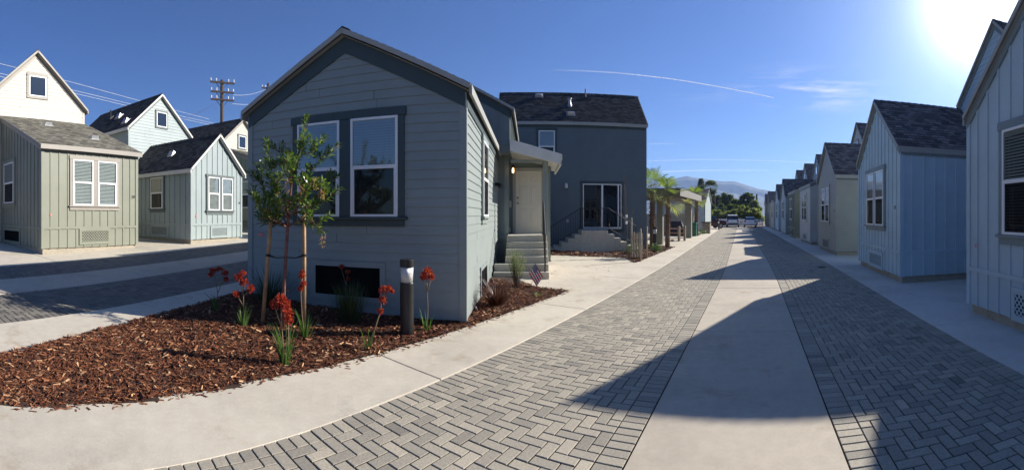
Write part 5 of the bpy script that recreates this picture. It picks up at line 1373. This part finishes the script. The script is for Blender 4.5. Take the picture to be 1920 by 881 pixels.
o = tag(empty('street_lamp', (bgp(1412.5, 82), 82, 0)), 'dark street lamp with a flat head beyond the white sedan', 'street lamp'); hh = (HOR - 369.5) / F * 82 + EYE
m_ = MB(); m_.tube([(0, 0, 0), (0, 0, hh)], [.07, .05], 8); m_.beam((0, 0, hh), (-.5, 0, hh), .06, .06); m_.build('post', M['black'], o); m_ = MB(); m_.box(-.75, -.15, -.14, .14, hh - .03, hh + .08); m_.build('lamp_head', M['black'], o, bevel=.02)
o = tag(empty('utility_pole', (bgp(1419, 86), 86, 0)), 'short dark wooden pole beside the street lamp at the end of the lane', 'utility pole'); hh = (HOR - 364) / F * 86 + EYE
m_ = MB(); m_.tube([(0, 0, -.3), (0, 0, hh)], [.2, .17], 10); m_.build('pole', M['wood_pole'], o, True)
o = tag(empty('utility_pole', (bgp(1339.5, 95), 95, 0)), 'thin dark pole between the tall fan palm and the rounded evergreens', 'utility pole'); m_ = MB(); m_.tube([(0, 0, -.3), (0, 0, (HOR - 362) / F * 95 + EYE)], [.18, .14], 8); m_.build('pole', M['wood_pole'], o, True)
rw = MB(); rw.box(bgp(1300, 84), bgp(1362, 84), 84, 84.3, 0, 2.2); tag(rw.build('boundary_wall', M['cream_wall']), 'long pale boundary wall behind the hedge bushes', 'wall')

# ------------------------------------------------------------------ mountains
def mountains():
    prof = [(-900, 352), (300, 350), (900, 345), (1180, 343), (1262, 338), (1290, 332), (1312, 337), (1345, 344), (1362, 346), (1378, 345.5), (1400, 350), (1420, 354.5), (1440, 357), (1470, 362), (1600, 372), (2300, 380)]
    rows, cols = 30, 520; V0_ = []; D0, D1 = 1900., 3000.
    grid = []
    for i in range(cols + 1):
        px = -900 + 3200 * i / cols
        for (a, ya), (b, yb) in zip(prof, prof[1:]):
            if a <= px <= b: py = ya + (yb - ya) * (px - a) / (b - a); break
        col = []
        for j in range(rows + 1):
            t = j / rows; r_ = D0 + (D1 - D0) * t; th = (px - PX0) / F; x, y = r_ * math.sin(th), r_ * math.cos(th)
            ridge = 1.07 * (HOR - py) / F * (D0 + (D1 - D0) * .8); n = mnoise.fractal((x / 310, y / 310, 1.7), .9, 2.1, 6); n2 = abs(mnoise.noise((x / 165, y / 165, 4)))
            prof_t = (t / .8) ** 1.25 if t < .8 else 1 - (t - .8) * 1.6
            z = ridge * prof_t * (1 + .14 * n * (1 if abs(t - .8) > .06 else .4)) - ridge * .22 * (1 - n2 * 2) * (prof_t if t < .72 else .06)
            col.append((x, y, max(-2, z)))
        grid.append(col)
    mb = MB()
    for i in range(cols):
        for j in range(rows): mb.face([grid[i][j], grid[i + 1][j], grid[i + 1][j + 1], grid[i][j + 1]])
    m_ = plain('dry_chaparral', (.05, .05, .04), .95, vary=.35, scale=.004)
    tag(mb.build('mountains', m_, None, True), kind='structure')
mountains()

# ------------------------------------------------------------------ condensation trails high in the sky
m, nt, b, N, L = nmat('ice_crystal_trail'); nt.nodes.remove(b)
at_ = N('ShaderNodeAttribute', attribute_name='tint'); tp3 = N('ShaderNodeBsdfTransparent'); df = N('ShaderNodeBsdfTranslucent'); df.inputs[0].default_value = (.95, .95, .95, 1); d2_ = N('ShaderNodeBsdfDiffuse'); d2_.inputs[0].default_value = (.95, .95, .95, 1)
ms = N('ShaderNodeMixShader'); ms.inputs[0].default_value = .5; L(df.outputs[0], ms.inputs[1]); L(d2_.outputs[0], ms.inputs[2])
lw_ = N('ShaderNodeLayerWeight'); lw_.inputs[0].default_value = .35; om = N('ShaderNodeMath', operation='SUBTRACT'); om.inputs[0].default_value = 1; L(lw_.outputs['Facing'], om.inputs[1])
nn = noise_n(N, L, .02, 4, .6, N('ShaderNodeTexCoord').outputs['Object']); mu = N('ShaderNodeMath', operation='MULTIPLY'); L(om.outputs[0], mu.inputs[0]); L(at_.outputs['Fac'], mu.inputs[1])
mu2 = N('ShaderNodeMath', operation='MULTIPLY'); L(mu.outputs[0], mu2.inputs[0]); mr = N('ShaderNodeMapRange'); mr.inputs[1].default_value = .3; mr.inputs[2].default_value = .7; mr.inputs[3].default_value = .55; mr.inputs[4].default_value = 1; L(nn.outputs[0], mr.inputs[0]); L(mr.outputs[0], mu2.inputs[1])
mx = N('ShaderNodeMixShader'); L(mu2.outputs[0], mx.inputs[0]); L(tp3.outputs[0], mx.inputs[1]); L(ms.outputs[0], mx.inputs[2]); L(mx.outputs[0], nt.nodes['Material Output'].inputs[0])
def trail(label, pts, alt, w0, w1, o0, o1):
    mb = MB(); P3 = []
    for px, py in pts: t = (HOR - py) / F; P3.append(at(px, py, alt / t))
    n = 48; Q = []
    for k in range(n + 1):
        s = k / n * (len(P3) - 1); i = min(int(s), len(P3) - 2); Q.append(P3[i].lerp(P3[i + 1], s - i))
    for k in range(n):
        f = k / n; f2 = (k + 1) / n
        mb.tube([Q[k], Q[k + 1]], [w0 + (w1 - w0) * f, w0 + (w1 - w0) * f2], 10, t=max(.001, o0 + (o1 - o0) * f), caps=False)
    tag(mb.build('contrail', m, None, True), label, 'contrail', 'condensation trails')
trail('long bright contrail slanting down across the middle of the sky', [(1035, 131), (1150, 136), (1260, 148), (1350, 163), (1450, 183)], 2400, 14, 8, .05, 1.0)
trail('faint level contrail above the palms, highest of the low ones', [(1205, 269), (1275, 270)], 1600, 14, 14, .12, .10)
trail('faint long contrail reaching behind the roofs of the right row', [(1200, 303), (1300, 299), (1400, 300), (1530, 305)], 1500, 16, 14, .18, .2)
trail('soft broad contrail just above the mountains', [(1240, 322), (1330, 319), (1440, 320)], 1500, 34, 30, .2, .12)
trail('tiny contrail close over the right roofs', [(1480, 320), (1492, 328)], 1400, 6, 6, .3, .3)

# ------------------------------------------------------------------ the air between here and the mountains
hb = MB(); hb.box(-3400, 3400, -400, 3400, -3, 260)
m, nt, b, N, L = nmat('pale_haze'); nt.nodes.remove(b)
pv = N('ShaderNodeVolumePrincipled'); pv.inputs['Color'].default_value = (.44, .63, 1.0, 1); pv.inputs['Density'].default_value = 2.2e-4; pv.inputs['Anisotropy'].default_value = .2
L(pv.outputs[0], nt.nodes['Material Output'].inputs['Volume'])
tag(hb.build('haze', m), kind='stuff')
